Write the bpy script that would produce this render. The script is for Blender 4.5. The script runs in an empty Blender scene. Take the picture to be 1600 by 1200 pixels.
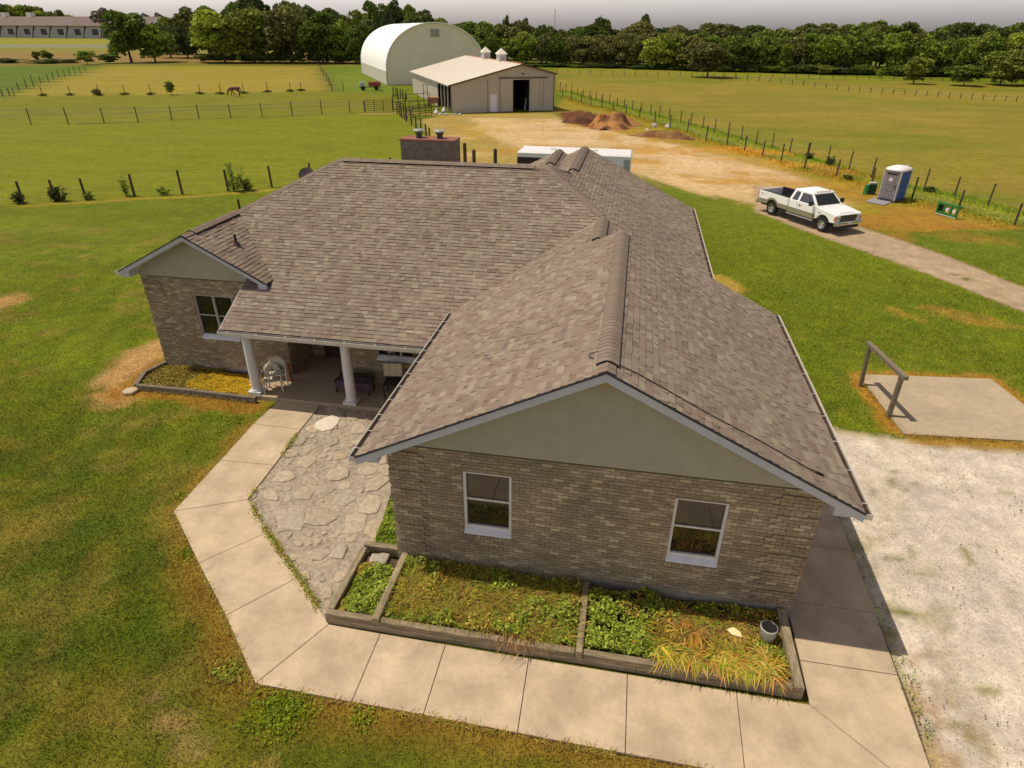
import bpy, math, random
import numpy as np
from mathutils import Vector, Matrix
random.seed(7); rng = np.random.default_rng(7)
C = bpy.data.collections.new('scene'); S = bpy.context.scene; S.collection.children.link(C)

# ------------------------------------------------------------------ camera, sky, sun, exposure
FOC = 990.0; CAMH = 10.2
def _basis():
    Y = np.array([208., -552., FOC]); Y /= np.linalg.norm(Y)
    D = np.cross(Y, np.array([1, .0055, 0.])); D /= np.linalg.norm(D)
    if D[1] < 0: D = -D
    X = np.cross(D, Y); X /= np.linalg.norm(X)
    return np.array([X, Y, -D])
RB = _basis()
cam = bpy.data.objects.new('camera', bpy.data.cameras.new('camera')); C.objects.link(cam)
m = Matrix.Identity(4)
for i in range(3):
    m[i][0] = RB[i, 0]; m[i][1] = -RB[i, 1]; m[i][2] = -RB[i, 2]
m[2][3] = CAMH
cam.matrix_world = m
cam.data.sensor_width = 36; cam.data.lens = FOC/1600*36
cam.data.clip_start = .1; cam.data.clip_end = 9000
S.camera = cam

SUN = Vector((-.455, -.012, 1)).normalized()          # towards the sun
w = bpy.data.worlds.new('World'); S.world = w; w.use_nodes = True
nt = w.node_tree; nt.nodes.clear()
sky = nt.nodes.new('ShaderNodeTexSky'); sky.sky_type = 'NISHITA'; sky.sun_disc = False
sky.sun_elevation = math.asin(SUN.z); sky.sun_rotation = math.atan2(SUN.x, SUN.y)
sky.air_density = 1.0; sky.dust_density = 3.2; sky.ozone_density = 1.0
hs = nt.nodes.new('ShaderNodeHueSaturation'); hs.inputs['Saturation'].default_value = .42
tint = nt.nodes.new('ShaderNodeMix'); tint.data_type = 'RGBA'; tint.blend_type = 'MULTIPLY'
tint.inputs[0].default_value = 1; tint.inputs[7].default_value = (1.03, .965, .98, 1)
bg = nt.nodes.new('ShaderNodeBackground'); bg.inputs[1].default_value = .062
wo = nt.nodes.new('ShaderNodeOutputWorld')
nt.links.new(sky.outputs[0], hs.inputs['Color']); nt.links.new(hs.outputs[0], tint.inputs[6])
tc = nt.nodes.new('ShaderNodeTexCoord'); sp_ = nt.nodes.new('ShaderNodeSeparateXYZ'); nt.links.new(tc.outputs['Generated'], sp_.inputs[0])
# hazy horizon boosted all round to brighten shaded walls, overhead dimmed to keep ground shade
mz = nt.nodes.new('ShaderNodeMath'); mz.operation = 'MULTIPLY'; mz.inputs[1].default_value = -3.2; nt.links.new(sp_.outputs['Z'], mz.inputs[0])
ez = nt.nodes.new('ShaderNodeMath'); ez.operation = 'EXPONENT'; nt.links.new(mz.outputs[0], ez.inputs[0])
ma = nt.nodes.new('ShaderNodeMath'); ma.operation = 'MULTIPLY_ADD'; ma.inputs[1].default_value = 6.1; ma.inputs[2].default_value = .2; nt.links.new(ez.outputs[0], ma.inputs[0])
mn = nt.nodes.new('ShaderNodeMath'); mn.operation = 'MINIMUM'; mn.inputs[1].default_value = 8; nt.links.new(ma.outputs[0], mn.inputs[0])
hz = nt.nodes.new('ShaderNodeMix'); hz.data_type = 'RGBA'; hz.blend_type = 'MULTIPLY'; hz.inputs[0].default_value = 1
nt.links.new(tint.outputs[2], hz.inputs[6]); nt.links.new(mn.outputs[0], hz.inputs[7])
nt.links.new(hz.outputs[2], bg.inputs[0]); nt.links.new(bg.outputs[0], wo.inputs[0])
sl = bpy.data.lights.new('sun', 'SUN'); sl.energy = 3.6; sl.angle = math.radians(.5); sl.color = (1, .91, .74)
so = bpy.data.objects.new('sun', sl); C.objects.link(so)
so.rotation_euler = SUN.to_track_quat('Z', 'Y').to_euler(); so.location = (-20, 0, 40)
S.view_settings.view_transform = 'Standard'; S.view_settings.look = 'None'
S.view_settings.exposure = .05; S.view_settings.gamma = 1; S.view_settings.use_curve_mapping = False

# ------------------------------------------------------------------ survey helpers (real ground positions)
def ray(px, py): return RB @ np.array([(px-800)/FOC, (py-600)/FOC, 1.])
def G(px, py, z=0.):
    d = ray(px, py); t = (z-CAMH)/d[2]
    return (float(t*d[0]), float(t*d[1]))
def top_h(p, py):
    d0 = np.array([p[0], p[1], -CAMH])
    lo, hi = 0., 140.
    for _ in range(40):
        z = (lo+hi)/2; c = RB.T @ (d0+np.array([0, 0, z]))
        if 600+FOC*c[1]/c[2] > py: lo = z
        else: hi = z
    return lo
def srgb(r, g, b, k=1.2):
    f = lambda v: (v/255/12.92 if v <= 10 else ((v/255+.055)/1.055)**2.4)/k
    return (f(r), f(g), f(b))

# ------------------------------------------------------------------ materials
def _n(nt, t, **kw):
    n = nt.nodes.new(t)
    for k, v in kw.items(): setattr(n, k, v)
    return n
MATS = {}
def M(name, base, rough=.8, var=.18, scale=6., bump=.0, ramp=None, metal=0., spec=.3, attr=None,
      trans=0., coat=0., ior=None, stretch=None, blot=0., blot_scale=.6):
    """procedural material: base colour (or a ramp picked per piece) x two noises, with bump"""
    if name in MATS: return MATS[name]
    m = bpy.data.materials.new(name); m.use_nodes = True; nt = m.node_tree
    b = nt.nodes['Principled BSDF']; L = nt.links
    b.inputs['Roughness'].default_value = rough; b.inputs['Metallic'].default_value = metal
    b.inputs['Specular IOR Level'].default_value = spec
    if ior: b.inputs['IOR'].default_value = ior
    if coat: b.inputs['Coat Weight'].default_value = coat; b.inputs['Coat Roughness'].default_value = .08
    geo = _n(nt, 'ShaderNodeNewGeometry'); pos = geo.outputs['Position']
    if stretch:
        mp = _n(nt, 'ShaderNodeMapping'); mp.inputs['Scale'].default_value = stretch
        L.new(pos, mp.inputs[0]); pos = mp.outputs[0]
    col = None
    if ramp:
        oi = _n(nt, 'ShaderNodeObjectInfo')
        a = _n(nt, 'ShaderNodeMath', operation='ADD'); L.new(oi.outputs['Random'], a.inputs[0]); L.new(geo.outputs['Random Per Island'], a.inputs[1])
        f = _n(nt, 'ShaderNodeMath', operation='FRACT'); L.new(a.outputs[0], f.inputs[0])
        cr = _n(nt, 'ShaderNodeValToRGB'); cr.color_ramp.interpolation = 'LINEAR'
        els = cr.color_ramp.elements
        while len(els) > 1: els.remove(els[-1])
        for i, cc in enumerate(ramp):
            e = els[0] if i == 0 else els.new(i/(len(ramp)-1))
            e.position = i/(len(ramp)-1); e.color = (*cc, 1)
        L.new(f.outputs[0], cr.inputs[0]); col = cr.outputs[0]
    elif attr:
        at = _n(nt, 'ShaderNodeAttribute', attribute_name=attr); col = at.outputs['Color']
    def mul(col, noise_out, lo, hi):
        mr = _n(nt, 'ShaderNodeMapRange'); L.new(noise_out, mr.inputs[0])
        mr.inputs[1].default_value = .3; mr.inputs[2].default_value = .7
        mr.inputs[3].default_value = lo; mr.inputs[4].default_value = hi
        x = _n(nt, 'ShaderNodeMix', data_type='RGBA', blend_type='MULTIPLY'); x.inputs[0].default_value = 1
        if col is None: x.inputs[6].default_value = (*base, 1)
        else: L.new(col, x.inputs[6])
        L.new(mr.outputs[0], x.inputs[7]); return x.outputs[2]
    n1 = _n(nt, 'ShaderNodeTexNoise'); n1.inputs['Scale'].default_value = scale; n1.inputs['Detail'].default_value = 5
    n1.inputs['Roughness'].default_value = .65; L.new(pos, n1.inputs['Vector'])
    if var: col = mul(col, n1.outputs['Fac'], 1-var, 1+var)
    if blot:
        n2 = _n(nt, 'ShaderNodeTexNoise'); n2.inputs['Scale'].default_value = blot_scale; n2.inputs['Detail'].default_value = 6
        L.new(pos, n2.inputs['Vector']); col = mul(col, n2.outputs['Fac'], 1-blot, 1+blot*.5)
    if name == 'walk_concrete':
        n3_ = _n(nt, 'ShaderNodeTexNoise'); n3_.inputs['Scale'].default_value = 4.5; n3_.inputs['Detail'].default_value = 9; n3_.inputs['Roughness'].default_value = .75
        L.new(pos, n3_.inputs['Vector']); col = mul(col, n3_.outputs['Fac'], .86, 1.06)
    if attr and trans or ramp and trans:
        oi2 = _n(nt, 'ShaderNodeMapRange'); L.new(geo.outputs['Random Per Island'], oi2.inputs[0])
        oi2.inputs[3].default_value = .62; oi2.inputs[4].default_value = 1.35
        x = _n(nt, 'ShaderNodeMix', data_type='RGBA', blend_type='MULTIPLY'); x.inputs[0].default_value = 1
        L.new(col, x.inputs[6]); L.new(oi2.outputs[0], x.inputs[7]); col = x.outputs[2]
    if col is None: b.inputs['Base Color'].default_value = (*base, 1)
    else: L.new(col, b.inputs['Base Color'])
    if bump:
        bp = _n(nt, 'ShaderNodeBump'); bp.inputs['Strength'].default_value = min(1, bump); bp.inputs['Distance'].default_value = .02*max(1, bump)
        L.new(n1.outputs['Fac'], bp.inputs['Height']); L.new(bp.outputs[0], b.inputs['Normal'])
    if trans:
        tr = _n(nt, 'ShaderNodeBsdfTranslucent'); mx = _n(nt, 'ShaderNodeMixShader'); mx.inputs[0].default_value = trans
        L.new(col, tr.inputs['Color']); L.new(b.outputs[0], mx.inputs[1]); L.new(tr.outputs[0], mx.inputs[2])
        L.new(mx.outputs[0], nt.nodes['Material Output'].inputs[0])
    MATS[name] = m; return m

BRK = [(0.282, 0.213, 0.137), (0.336, 0.26, 0.167), (0.304, 0.231, 0.149), (0.389, 0.304, 0.196), (0.352, 0.271, 0.175), (0.55, 0.447, 0.292), (0.315, 0.244, 0.158), (0.433, 0.343, 0.228), (0.294, 0.222, 0.146), (0.325, 0.251, 0.158)]
brick_m = M('brick', None, .9, .3, 30, .7, BRK, blot=.25, blot_scale=.9, spec=.15)
mortar_m = M('mortar', (.21,.17,.115), .95, .25, 20, .3)
SHG = [(0.221, 0.166, 0.125), (0.28, 0.226, 0.173), (0.234, 0.171, 0.134), (0.328, 0.273, 0.207), (0.249, 0.189, 0.149), (0.193, 0.141, 0.111), (0.28, 0.231, 0.174), (0.234, 0.17, 0.134), (0.31, 0.255, 0.199), (0.214, 0.157, 0.12), (0.266, 0.2, 0.159)]
shingle_m = M('shingle', None, .92, .14, 60, .5, SHG, blot=.12, blot_scale=.35, spec=.12)
shingle_edge_m = M('shingle_edge', (.035,.024,.020), .95, .2, 20)  # edge faces coloured near black to paint the shadow line under each course
cap_m = M('cap_shingle', None, .92, .14, 60, .4, [(.235,.18,.14), (.21,.16,.125), (.25,.195,.155)], spec=.12)
vent_m = M('vent_black', (.02,.016,.014), .7, .2, 10)
white_m = M('white_paint', (.72,.68,.62), .5, .07, 3, .0)
gutter_m = M('gutter_white', (.60,.55,.47), .45, .12, 5)
gutin_m = M('gutter_shade_dirt', (.05,.03,.022), .9, .4, 12)  # dark brown trough inside: shade and dirt put into one colour
fascia_m = M('fascia', (.50,.49,.51), .55, .06, 3)
siding_m = M('siding', (.38,.345,.245), .7, .07, 2.5)
soffit_m = M('soffit', (.5,.48,.46), .6, .05, 3)
glass_m = M('window_glass', (.012,.010,.009), .03, 0, 1, ior=1.72, spec=.5)
conc_m = M('walk_concrete', (.555,.43,.29), .9, .06, 14, .25, blot=.24, blot_scale=1.2)
porch_m = M('porch_concrete', (.40,.31,.21), .9, .1, 10, .2, blot=.12)
found_m = M('foundation', (.27,.235,.19), .95, .25, 6, .4)
timber_m = M('weathered_timber', (.27,.212,.135), .9, .38, 5, .6, stretch=(1, 5, 6), blot=.35, blot_scale=1.1)
timberY_m = M('weathered_timber_y', (.30,.238,.148), .9, .38, 5, .6, stretch=(5, 1, 6), blot=.3, blot_scale=1.1)
oldwood_m = M('old_wood', (.20,.165,.115), .9, .4, 4, .5, stretch=(6, 6, 1))
post_m = M('post_wood', (.085,.065,.045), .95, .35, 6, .3)
soil_m = M('soil', (.085,.055,.032), 1, .4, 12, 1.0)
leaf_m = M('leaves', None, .65, .0, 5, attr='Col', trans=.36, spec=.25)
grass_m = M('grass_blades', None, .7, .0, 5, attr='Col', trans=.22, spec=.15)
stone_m = M('patio_stone', None, .92, .24, 9, 1.2, [(.34,.285,.22), (.44,.35,.25), (.37,.32,.26), (.47,.375,.265), (.40,.31,.215)])
barnwall_m = M('barn_steel', (.45,.405,.325), .55, .05, 1.5, blot=.07)
barnroof_m = M('barn_roof', (.76,.68,.565), .45, .04, 1)
barntrim_m = M('barn_trim', (.13,.07,.05), .7, .1, 3)
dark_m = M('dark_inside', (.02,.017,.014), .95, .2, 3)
hoop_m = M('hoop_fabric', (.94,.92,.88), .5, .03, .5)
hoopend_m = M('hoop_end', (.76,.69,.53), .6, .05, .4)
metal_m = M('galvanised', (.45,.45,.44), .4, .1, 10, metal=.7)
bark_m = M('bark', (.07,.055,.04), .95, .3, 8, .4)

# ------------------------------------------------------------------ mesh helpers
class MB:
    def __init__(s): s.v = []; s.f = []; s.mi = []
    def add(s, vs, fs):
        o = len(s.v); s.v += [tuple(map(float, p)) for p in vs]; s.f += [tuple(o+i for i in f) for f in fs]; return s
    def box(s, x0, x1, y0, y1, z0, z1):
        return s.add([(x0,y0,z0),(x1,y0,z0),(x1,y1,z0),(x0,y1,z0),(x0,y0,z1),(x1,y0,z1),(x1,y1,z1),(x0,y1,z1)],
                     [(3,2,1,0),(4,5,6,7),(0,1,5,4),(1,2,6,5),(2,3,7,6),(3,0,4,7)])
    def bevbox(s, x0, x1, y0, y1, z0, z1, b=.02):
        """box with chamfered top rim"""
        vs = [(x0,y0,z0),(x1,y0,z0),(x1,y1,z0),(x0,y1,z0),(x0,y0,z1-b),(x1,y0,z1-b),(x1,y1,z1-b),(x0,y1,z1-b),
              (x0+b,y0+b,z1),(x1-b,y0+b,z1),(x1-b,y1-b,z1),(x0+b,y1-b,z1)]
        return s.add(vs, [(3,2,1,0),(0,1,5,4),(1,2,6,5),(2,3,7,6),(3,0,4,7),(4,5,9,8),(5,6,10,9),(6,7,11,10),(7,4,8,11),(8,9,10,11)])
    def beam(s, a, b, w, h, up=(0,0,1)):
        a = Vector(a); b = Vector(b); d = (b-a).normalized(); u = Vector(up)
        sd = d.cross(u)
        if sd.length < 1e-4: sd = d.cross(Vector((1,0,0)))
        sd.normalize(); u = sd.cross(d); sd *= w/2; u *= h/2
        vs = [a-sd-u, a+sd-u, a+sd+u, a-sd+u, b-sd-u, b+sd-u, b+sd+u, b-sd+u]
        return s.add(vs, [(0,1,2,3),(7,6,5,4),(0,4,5,1),(1,5,6,2),(2,6,7,3),(3,7,4,0)])
    def cyl(s, a, b, r0, r1=None, n=10, cap=True):
        r1 = r0 if r1 is None else r1
        a = Vector(a); b = Vector(b); d = (b-a).normalized()
        x = d.cross(Vector((0,0,1)) if abs(d.z) < .9 else Vector((1,0,0))).normalized(); y = d.cross(x)
        vs = []
        for i in range(n):
            t = 2*math.pi*i/n; e = x*math.cos(t)+y*math.sin(t); vs += [a+e*r0, b+e*r1]
        fs = [(2*i, 2*i+1, (2*i+3) % (2*n), (2*i+2) % (2*n)) for i in range(n)]
        if cap: fs += [tuple(range(0, 2*n, 2)), tuple(range(2*n-1, 0, -2))]
        return s.add(vs, fs)
    def tube(s, pts, r, n=8):
        for a, b in zip(pts[:-1], pts[1:]): s.cyl(a, b, r, r, n)
        return s
    def prism(s, poly, z0, z1):
        n = len(poly)
        return s.add([(x,y,z0) for x,y in poly]+[(x,y,z1) for x,y in poly],
                     [tuple(range(n-1,-1,-1)), tuple(range(n,2*n))]+[(i,(i+1)%n,n+(i+1)%n,n+i) for i in range(n)])
    def extr(s, poly, y0, y1):           # xz profile along y
        n = len(poly)
        return s.add([(x,y0,z) for x,z in poly]+[(x,y1,z) for x,z in poly],
                     [tuple(range(n)), tuple(range(2*n-1,n-1,-1))]+[((i+1)%n,i,n+i,n+(i+1)%n) for i in range(n)])
    def lathe(s, prof, c=(0,0,0), n=16):
        vs = []
        for i in range(n):
            t = 2*math.pi*i/n
            for r, z in prof: vs.append((c[0]+r*math.cos(t), c[1]+r*math.sin(t), c[2]+z))
        k = len(prof)
        fs = [(i*k+j, ((i+1)%n)*k+j, ((i+1)%n)*k+j+1, i*k+j+1) for i in range(n) for j in range(k-1)]
        return s.add(vs, fs)
    def build(s, name, mat, parent=None, off=(0,0,0), smooth=False, link=True, bevel=0):
        me = bpy.data.meshes.new(name)
        ox, oy, oz = off
        me.from_pydata([(x-ox,y-oy,z-oz) for x,y,z in s.v], [], s.f)
        me.materials.append(mat)
        if smooth:
            me.polygons.foreach_set('use_smooth', [True]*len(me.polygons))
        if s.mi:
            me.materials.append(shingle_edge_m); me.polygons.foreach_set('material_index', s.mi)
        o = bpy.data.objects.new(name, me); C.objects.link(o)
        if parent: o.parent = parent
        if bevel:
            md = o.modifiers.new('bevel', 'BEVEL'); md.width = bevel; md.segments = 2; md.limit_method = 'ANGLE'
        return o
def tag(o, label=None, cat=None, group=None, kind=None):
    if label: o['label'] = label
    if cat: o['category'] = cat
    if group: o['group'] = group
    if kind: o['kind'] = kind
    return o
def thing(name, loc, label, cat, group=None, rz=0):
    o = bpy.data.objects.new(name, None); C.objects.link(o); o.location = loc; o.rotation_euler = (0,0,rz)
    o.empty_display_size = .2
    return tag(o, label, cat, group)
KIDS = {}
def copy_tree(o, parent=None):
    c = o.copy(); C.objects.link(c)
    if parent: c.parent = parent
    for ch in o.children: copy_tree(ch, c)
    return c
def npmesh(name, V, F, mat, parent=None, col=None, n=4, smooth=False):
    """V (k,3), F (m,n) numpy; col (k,3) per point"""
    me = bpy.data.meshes.new(name)
    me.vertices.add(len(V)); me.vertices.foreach_set('co', np.asarray(V, np.float32).ravel())
    me.loops.add(F.size); me.loops.foreach_set('vertex_index', F.astype(np.int32).ravel())
    me.polygons.add(len(F)); me.polygons.foreach_set('loop_start', np.arange(0, F.size, n, dtype=np.int32))
    me.polygons.foreach_set('loop_total', np.full(len(F), n, np.int32))
    if smooth: me.polygons.foreach_set('use_smooth', np.ones(len(F), bool))
    me.update(calc_edges=True)
    if col is not None:
        a = me.attributes.new('Col', 'FLOAT_COLOR', 'POINT')
        a.data.foreach_set('color', np.concatenate([col, np.ones((len(col),1))], 1).astype(np.float32).ravel())
    me.materials.append(mat)
    o = bpy.data.objects.new(name, me); C.objects.link(o)
    if parent: o.parent = parent
    return o

# ------------------------------------------------------------------ value noise
_T = rng.random((256, 256))
def vn(x, y):
    xi = np.floor(x).astype(int); yi = np.floor(y).astype(int); fx = x-xi; fy = y-yi
    fx = fx*fx*(3-2*fx); fy = fy*fy*(3-2*fy)
    a = _T[xi % 256, yi % 256]; b = _T[(xi+1) % 256, yi % 256]; c = _T[xi % 256, (yi+1) % 256]; d = _T[(xi+1) % 256, (yi+1) % 256]
    return (a*(1-fx)+b*fx)*(1-fy)+(c*(1-fx)+d*fx)*fy
def fbm(x, y, o=4):
    s = 0; a = .5
    for k in range(o): s = s+a*vn(x*2**k+17*k, y*2**k+31*k); a *= .5
    return s/(1-.5**o)
def sdpoly(x, y, P):
    """signed distance, negative inside"""
    P = np.array(P); d = np.full(x.shape, 1e18); ins = np.zeros(x.shape, bool)
    for i in range(len(P)):
        ax, ay = P[i]; bx, by = P[(i+1) % len(P)]
        ex, ey = bx-ax, by-ay; t = np.clip(((x-ax)*ex+(y-ay)*ey)/(ex*ex+ey*ey+1e-12), 0, 1)
        d = np.minimum(d, (x-ax-t*ex)**2+(y-ay-t*ey)**2)
        c = ((ay > y) != (by > y)) & (x < (bx-ax)*(y-ay)/(by-ay+1e-12)+ax)
        ins ^= c
    d = np.sqrt(d); return np.where(ins, -d, d)
def sdline(x, y, P):
    d = np.full(x.shape, 1e18)
    for (ax, ay), (bx, by) in zip(P[:-1], P[1:]):
        ex, ey = bx-ax, by-ay; t = np.clip(((x-ax)*ex+(y-ay)*ey)/(ex*ex+ey*ey+1e-12), 0, 1)
        d = np.minimum(d, (x-ax-t*ex)**2+(y-ay-t*ey)**2)
    return np.sqrt(d)
def sm(e0, e1, v):
    t = np.clip((v-e0)/(e1-e0+1e-12), 0, 1); return t*t*(3-2*t)

# ------------------------------------------------------------------ what covers the ground, by place
Gp = lambda L: [G(*p) for p in L]
WALK_OUT = [(-10.22,15.5),(-10.30,14.12),(-10.21,12.29),(-10.12,10.19),(-8.5,8.76),(-7.12,7.58),(-5.75,6.31),(-3.93,6.29),(-2.64,6.29),(-1.01,6.27),(.76,6.25),(2.62,6.24),(5.5,6.22)]
WALK_IN = [(-8.83,15.5),(-8.79,14.1),(-8.67,12.35),(-8.6,10.92),(-7.53,9.93),(-6.17,8.79),(-5.02,7.76),(-3.95,7.74),(-2.65,7.73),(-1.05,7.72),(.76,7.72),(2.66,7.71),(3.88,7.7)]
F1 = [(37,318,283),(87,314,281),(135,312,279),(210,306,272),(285,303,266),(357,298,265),(425,292,259)]
F2 = [(49,195,169),(107,194,168),(163,192,168),(216,191,166),(269,188,165),(311,185,163),(361,184,162),(410,183,161),(457,181,158),(503,179,157),(547,176,157),(570,176,158)]
F3 = [(23,150,137),(67,150,135),(110,148,134),(155,148,133),(195,147,132),(236,147,132),(313,146,131),(345,146,130),(381,145,129),(418,143,128),(454,142,128),(471,141,128),(537,142,128),(595,143,129)]
F4 = [(5,151,139),(15,149,137),(30,142,129),(42,138,123),(53,135,117),(64,130,120),(76,127,116),(84,124,112),(92,121,109),(102,120,108),(110,118,106),(118,116,104),(126,114,104),(134,112,103)]
F5 = [(519,142,128),(515,134,120),(511,127,114),(506,119,107),(502,112,101),(498,105,96)]
FR = [(879,149,136),(893,156,140),(908,160,144),(923,165,149),(940,168,152),(958,173,158),(978,178,163),(999,184,168),(1023,191,173),(1046,200,179),(1074,207,186),(1103,219,196),(1136,226,200),(1163,236,212),(1191,244,220),(1220,253,225),(1257,263,223),(1306,276,249),(1362,287,262),(1424,312,277),(1497,327,297),(1585,352,318)]
FF = [(875,143,128),(884,143,130),(893,146,131),(902,149,136),(911,152,138),(921,155,141),(931,157,144),(941,160,146),(952,163,147),(964,167,152),(975,169,154),(988,172,156),(1001,175,160),(1016,179,163),(1030,183,165),(1045,187,169),(1063,192,172),(1079,196,176),(1098,200,181),(1116,207,185),(1137,213,190),(1158,219,197),(1181,226,204),(1206,232,208),(1233,240,216),(1261,248,222),(1292,257,228),(1326,265,236),(1361,278,246),(1400,288,258),(1443,298,264),(1491,307,276),(1543,321,287),(1600,336,300)]

def ground_rgb(x, y):
    """colour and roughness class of the ground at x, y (numpy arrays)"""
    n1 = fbm(x*.9, y*.9); n2 = fbm(x*.25+40, y*.25); n3 = fbm(x*3+9, y*3); nf = fbm(x*.05, y*.05+7)
    dist = np.hypot(x, y)
    col = np.zeros(x.shape+(3,)); kind = np.zeros(x.shape)
    def put(mask, c, k=None):
        nonlocal col, kind
        col = col*(1-mask[..., None])+np.array(c)*mask[..., None]
        if k is not None: kind = kind*(1-mask)+k*mask
    def region(poly, c, soft=.2, wob=.3, k=None, amt=1.):
        sd = sdpoly(x, y, poly)+(n1-.5)*wob*2+(n3-.5)*wob*.7
        put(sm(soft, -soft, sd)*amt, c, k)
    def blob(px, py, rx, ry, c, amt=1., k=None):
        cx, cy = G(px, py); a = abs(G(px+rx, py)[0]-cx)+.01; b = abs(G(px, py-ry)[1]-cy)+.01
        r = np.hypot((x-cx)/a, (y-cy)/b)+(n1-.5)*1.3+(n3-.5)*.6
        put(sm(1.15, .55, r)*amt, c, k)
    def line(P, wd, c, amt=1., wob=.25):
        d = sdline(x, y, P)+(n1-.5)*wob*2+(n3-.5)*wob
        put(sm(wd, wd*.3, d)*amt, c)
    LAWN = srgb(112,122,25)
    put(np.ones(x.shape), LAWN, 0)
    # pastures
    past = srgb(127,132,26)
    region(Gp([(-900,360),(0,322),(330,301),(660,268),(680,215),(632,178),(560,178),(0,196),(-900,240)]), past, .6, .5)
    region(Gp([(-900,240),(0,196),(560,178),(632,172),(600,143),(0,152),(-900,170)]), srgb(128,127,33), .6, .6)
    region(Gp([(-900,170),(0,152),(520,143),(497,104),(170,102),(30,140),(-900,200)]), srgb(158,143,50), 1., 1.2)
    put(sm(.50,.66, fbm(x*.03+3, y*.09))*sm(115,125,y)*sm(-30,-50,x)*.4, srgb(168,144,70))
    region(Gp([(0,152),(165,101),(-900,101),(-900,170)]), srgb(100,120,32), 1., 1.)
    region(Gp([(519,143),(640,150),(600,104),(497,103)]), srgb(114,130,34), 1., 1.)
    region(Gp([(-900,102),(640,103),(640,93),(-900,88)]), srgb(128,122,42), 2., 2.)
    region(Gp([(-1200,94),(640,98),(640,84),(-1200,76)]), srgb(150,124,66), 3., 3.)
    region(Gp([(-1200,78),(640,84),(640,73),(-1200,64)]), srgb(140,135,55), 3., 1.)
    region(Gp([(-1200,70),(640,76),(640,71),(-1200,64)]), srgb(140,142,110), 3., 1.)
    region(Gp([(-1200,64.5),(640,71.5),(640,60),(-1200,54)]), srgb(150,145,45), 3., 1.)
    # right field
    fld = Gp([(868,108),(3200,190),(3200,800),(1700,360),(1600,333),(1440,296),(1160,216),(1000,172),(874,141)])
    region(fld, srgb(140,132,42), 1., 1.)
    inf = sm(1, -1, sdpoly(x, y, fld))
    put(inf*sm(.42,.62, fbm(x*.02+11, y*.05+3))*.4, srgb(156,136,50))
    put(inf*sm(.48,.60, fbm(x*.04+31, y*.12+13))*.85, srgb(124,128,34))
    put(inf*sm(34,5,np.abs(y-128+x*.55))*.35*(x<75), srgb(164,136,58))
    put(inf*sm(.50,.70, fbm(x*.13+5, y*.22+1))*.25, srgb(172,144,68))
    region(Gp([(868,111),(3200,175),(3200,208),(1600,132),(868,100)]), srgb(138,138,40), 1.5, 1.)
    # between the two right fences
    far = [G(a, b) for a, b, c in FF]; near = [G(a, b) for a, b, c in FR]
    region(far+near[::-1], srgb(136,140,54), .5, .5)
    line(far, 1.6, srgb(112,138,28), .8, .4)
    line([(a-.2, b-1.0) for a, b in far], .9, srgb(152,152,52), .7, .3)
    # dry verge by the near right fence, lot
    region(near+Gp([(1600,372),(1500,372),(1330,345),(1100,262),(900,205),(868,176)]), srgb(158,140,44), .6, .8)
    region(Gp([(690,178),(868,176),(905,196),(1000,214),(1190,246),(1290,285),(1345,318),(1300,330),(1180,322),(1060,296),(990,270),(900,262),(720,268),(690,235),(655,190)]), srgb(178,154,84), .8, 1.2, .5)
    lot = Gp([(735,183),(870,186),(960,206),(1120,240),(1250,278),(1330,322),(1230,330),(1080,300),(985,272),(850,250),(770,215)])
    region(lot, srgb(216,182,132), .8, 1.3, .8)
    inl = sm(.5, -.5, sdpoly(x, y, lot))
    put(sm(6, 0, sdpoly(x, y, lot))*sm(.50,.64, fbm(x*.16+2, y*.3+8))*.7*(y > 50)*(y < 99), srgb(192,146,52), .3)
    put(inl*sm(.5,.66, fbm(x*.3+22, y*.12+8))*.5, srgb(232,200,158))
    for p in [(760,200,40,6),(705,215,50,5),(740,240,40,4),(800,190,40,4)]: blob(*p, srgb(216,184,120), .6, .7)
    blob(700,230,60,14, srgb(160,146,50), .45)
    region(Gp([(868,176),(905,172),(960,190),(940,205),(890,192)]), srgb(120,72,46), .7, .8, .6)
    blob(905,184,26,7, srgb(112,68,44), .9, .6)
    # dry orange ground behind the truck
    for p in [(1400,352,70,22),(1350,340,40,14),(1440,345,60,18),(1330,300,50,14),(1300,268,70,8),(1430,330,70,10)]: blob(*p, srgb(172,130,50), .7)
    blob(1520,354,80,9, srgb(172,124,54), .7)
    blob(1150,236,90,8, srgb(204,152,56), .7); blob(1230,258,60,8, srgb(204,156,60), .6)
    # right lawn
    lawnR = srgb(116,127,29)
    region(Gp([(985,268),(1080,300),(1180,330),(1300,375),(1450,425),(1620,495),(1900,620),(1900,700),(1450,690),(1296,668),(1200,480),(1080,310)]), lawnR, .35, .3)
    region(Gp([(1425,362),(1600,358),(2100,450),(2100,700),(1700,480),(1600,442),(1410,378)]), srgb(112,124,32), .4, .4)
    for p in [(1520,372,60,8),(1390,372,40,8)]: blob(*p, srgb(168,126,50), .5)
    for p in [(1120,440,34,14),(1135,452,22,10)]: blob(*p, srgb(190,160,76), .9)
    for p in [(1395,482,18,5),(1420,492,20,5),(1450,480,30,5),(1500,492,50,9),(1560,505,50,9),(1440,500,14,3)]: blob(*p, srgb(176,146,62), .65)
    # driveway
    drv = Gp([(1180,288),(1290,300),(1340,352),(1460,392),(1600,447),(1760,512),(2100,660),(2200,860),(1600,486),(1440,424),(1300,375),(1180,330)])
    # left lawn tones
    left = sm(-6, -9, x)*sm(33, 28, y+(n2-.5)*4)
    put(left*sm(.42,.6, fbm(x*.35+3, y*.35))*.6, srgb(124,134,30))
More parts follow.
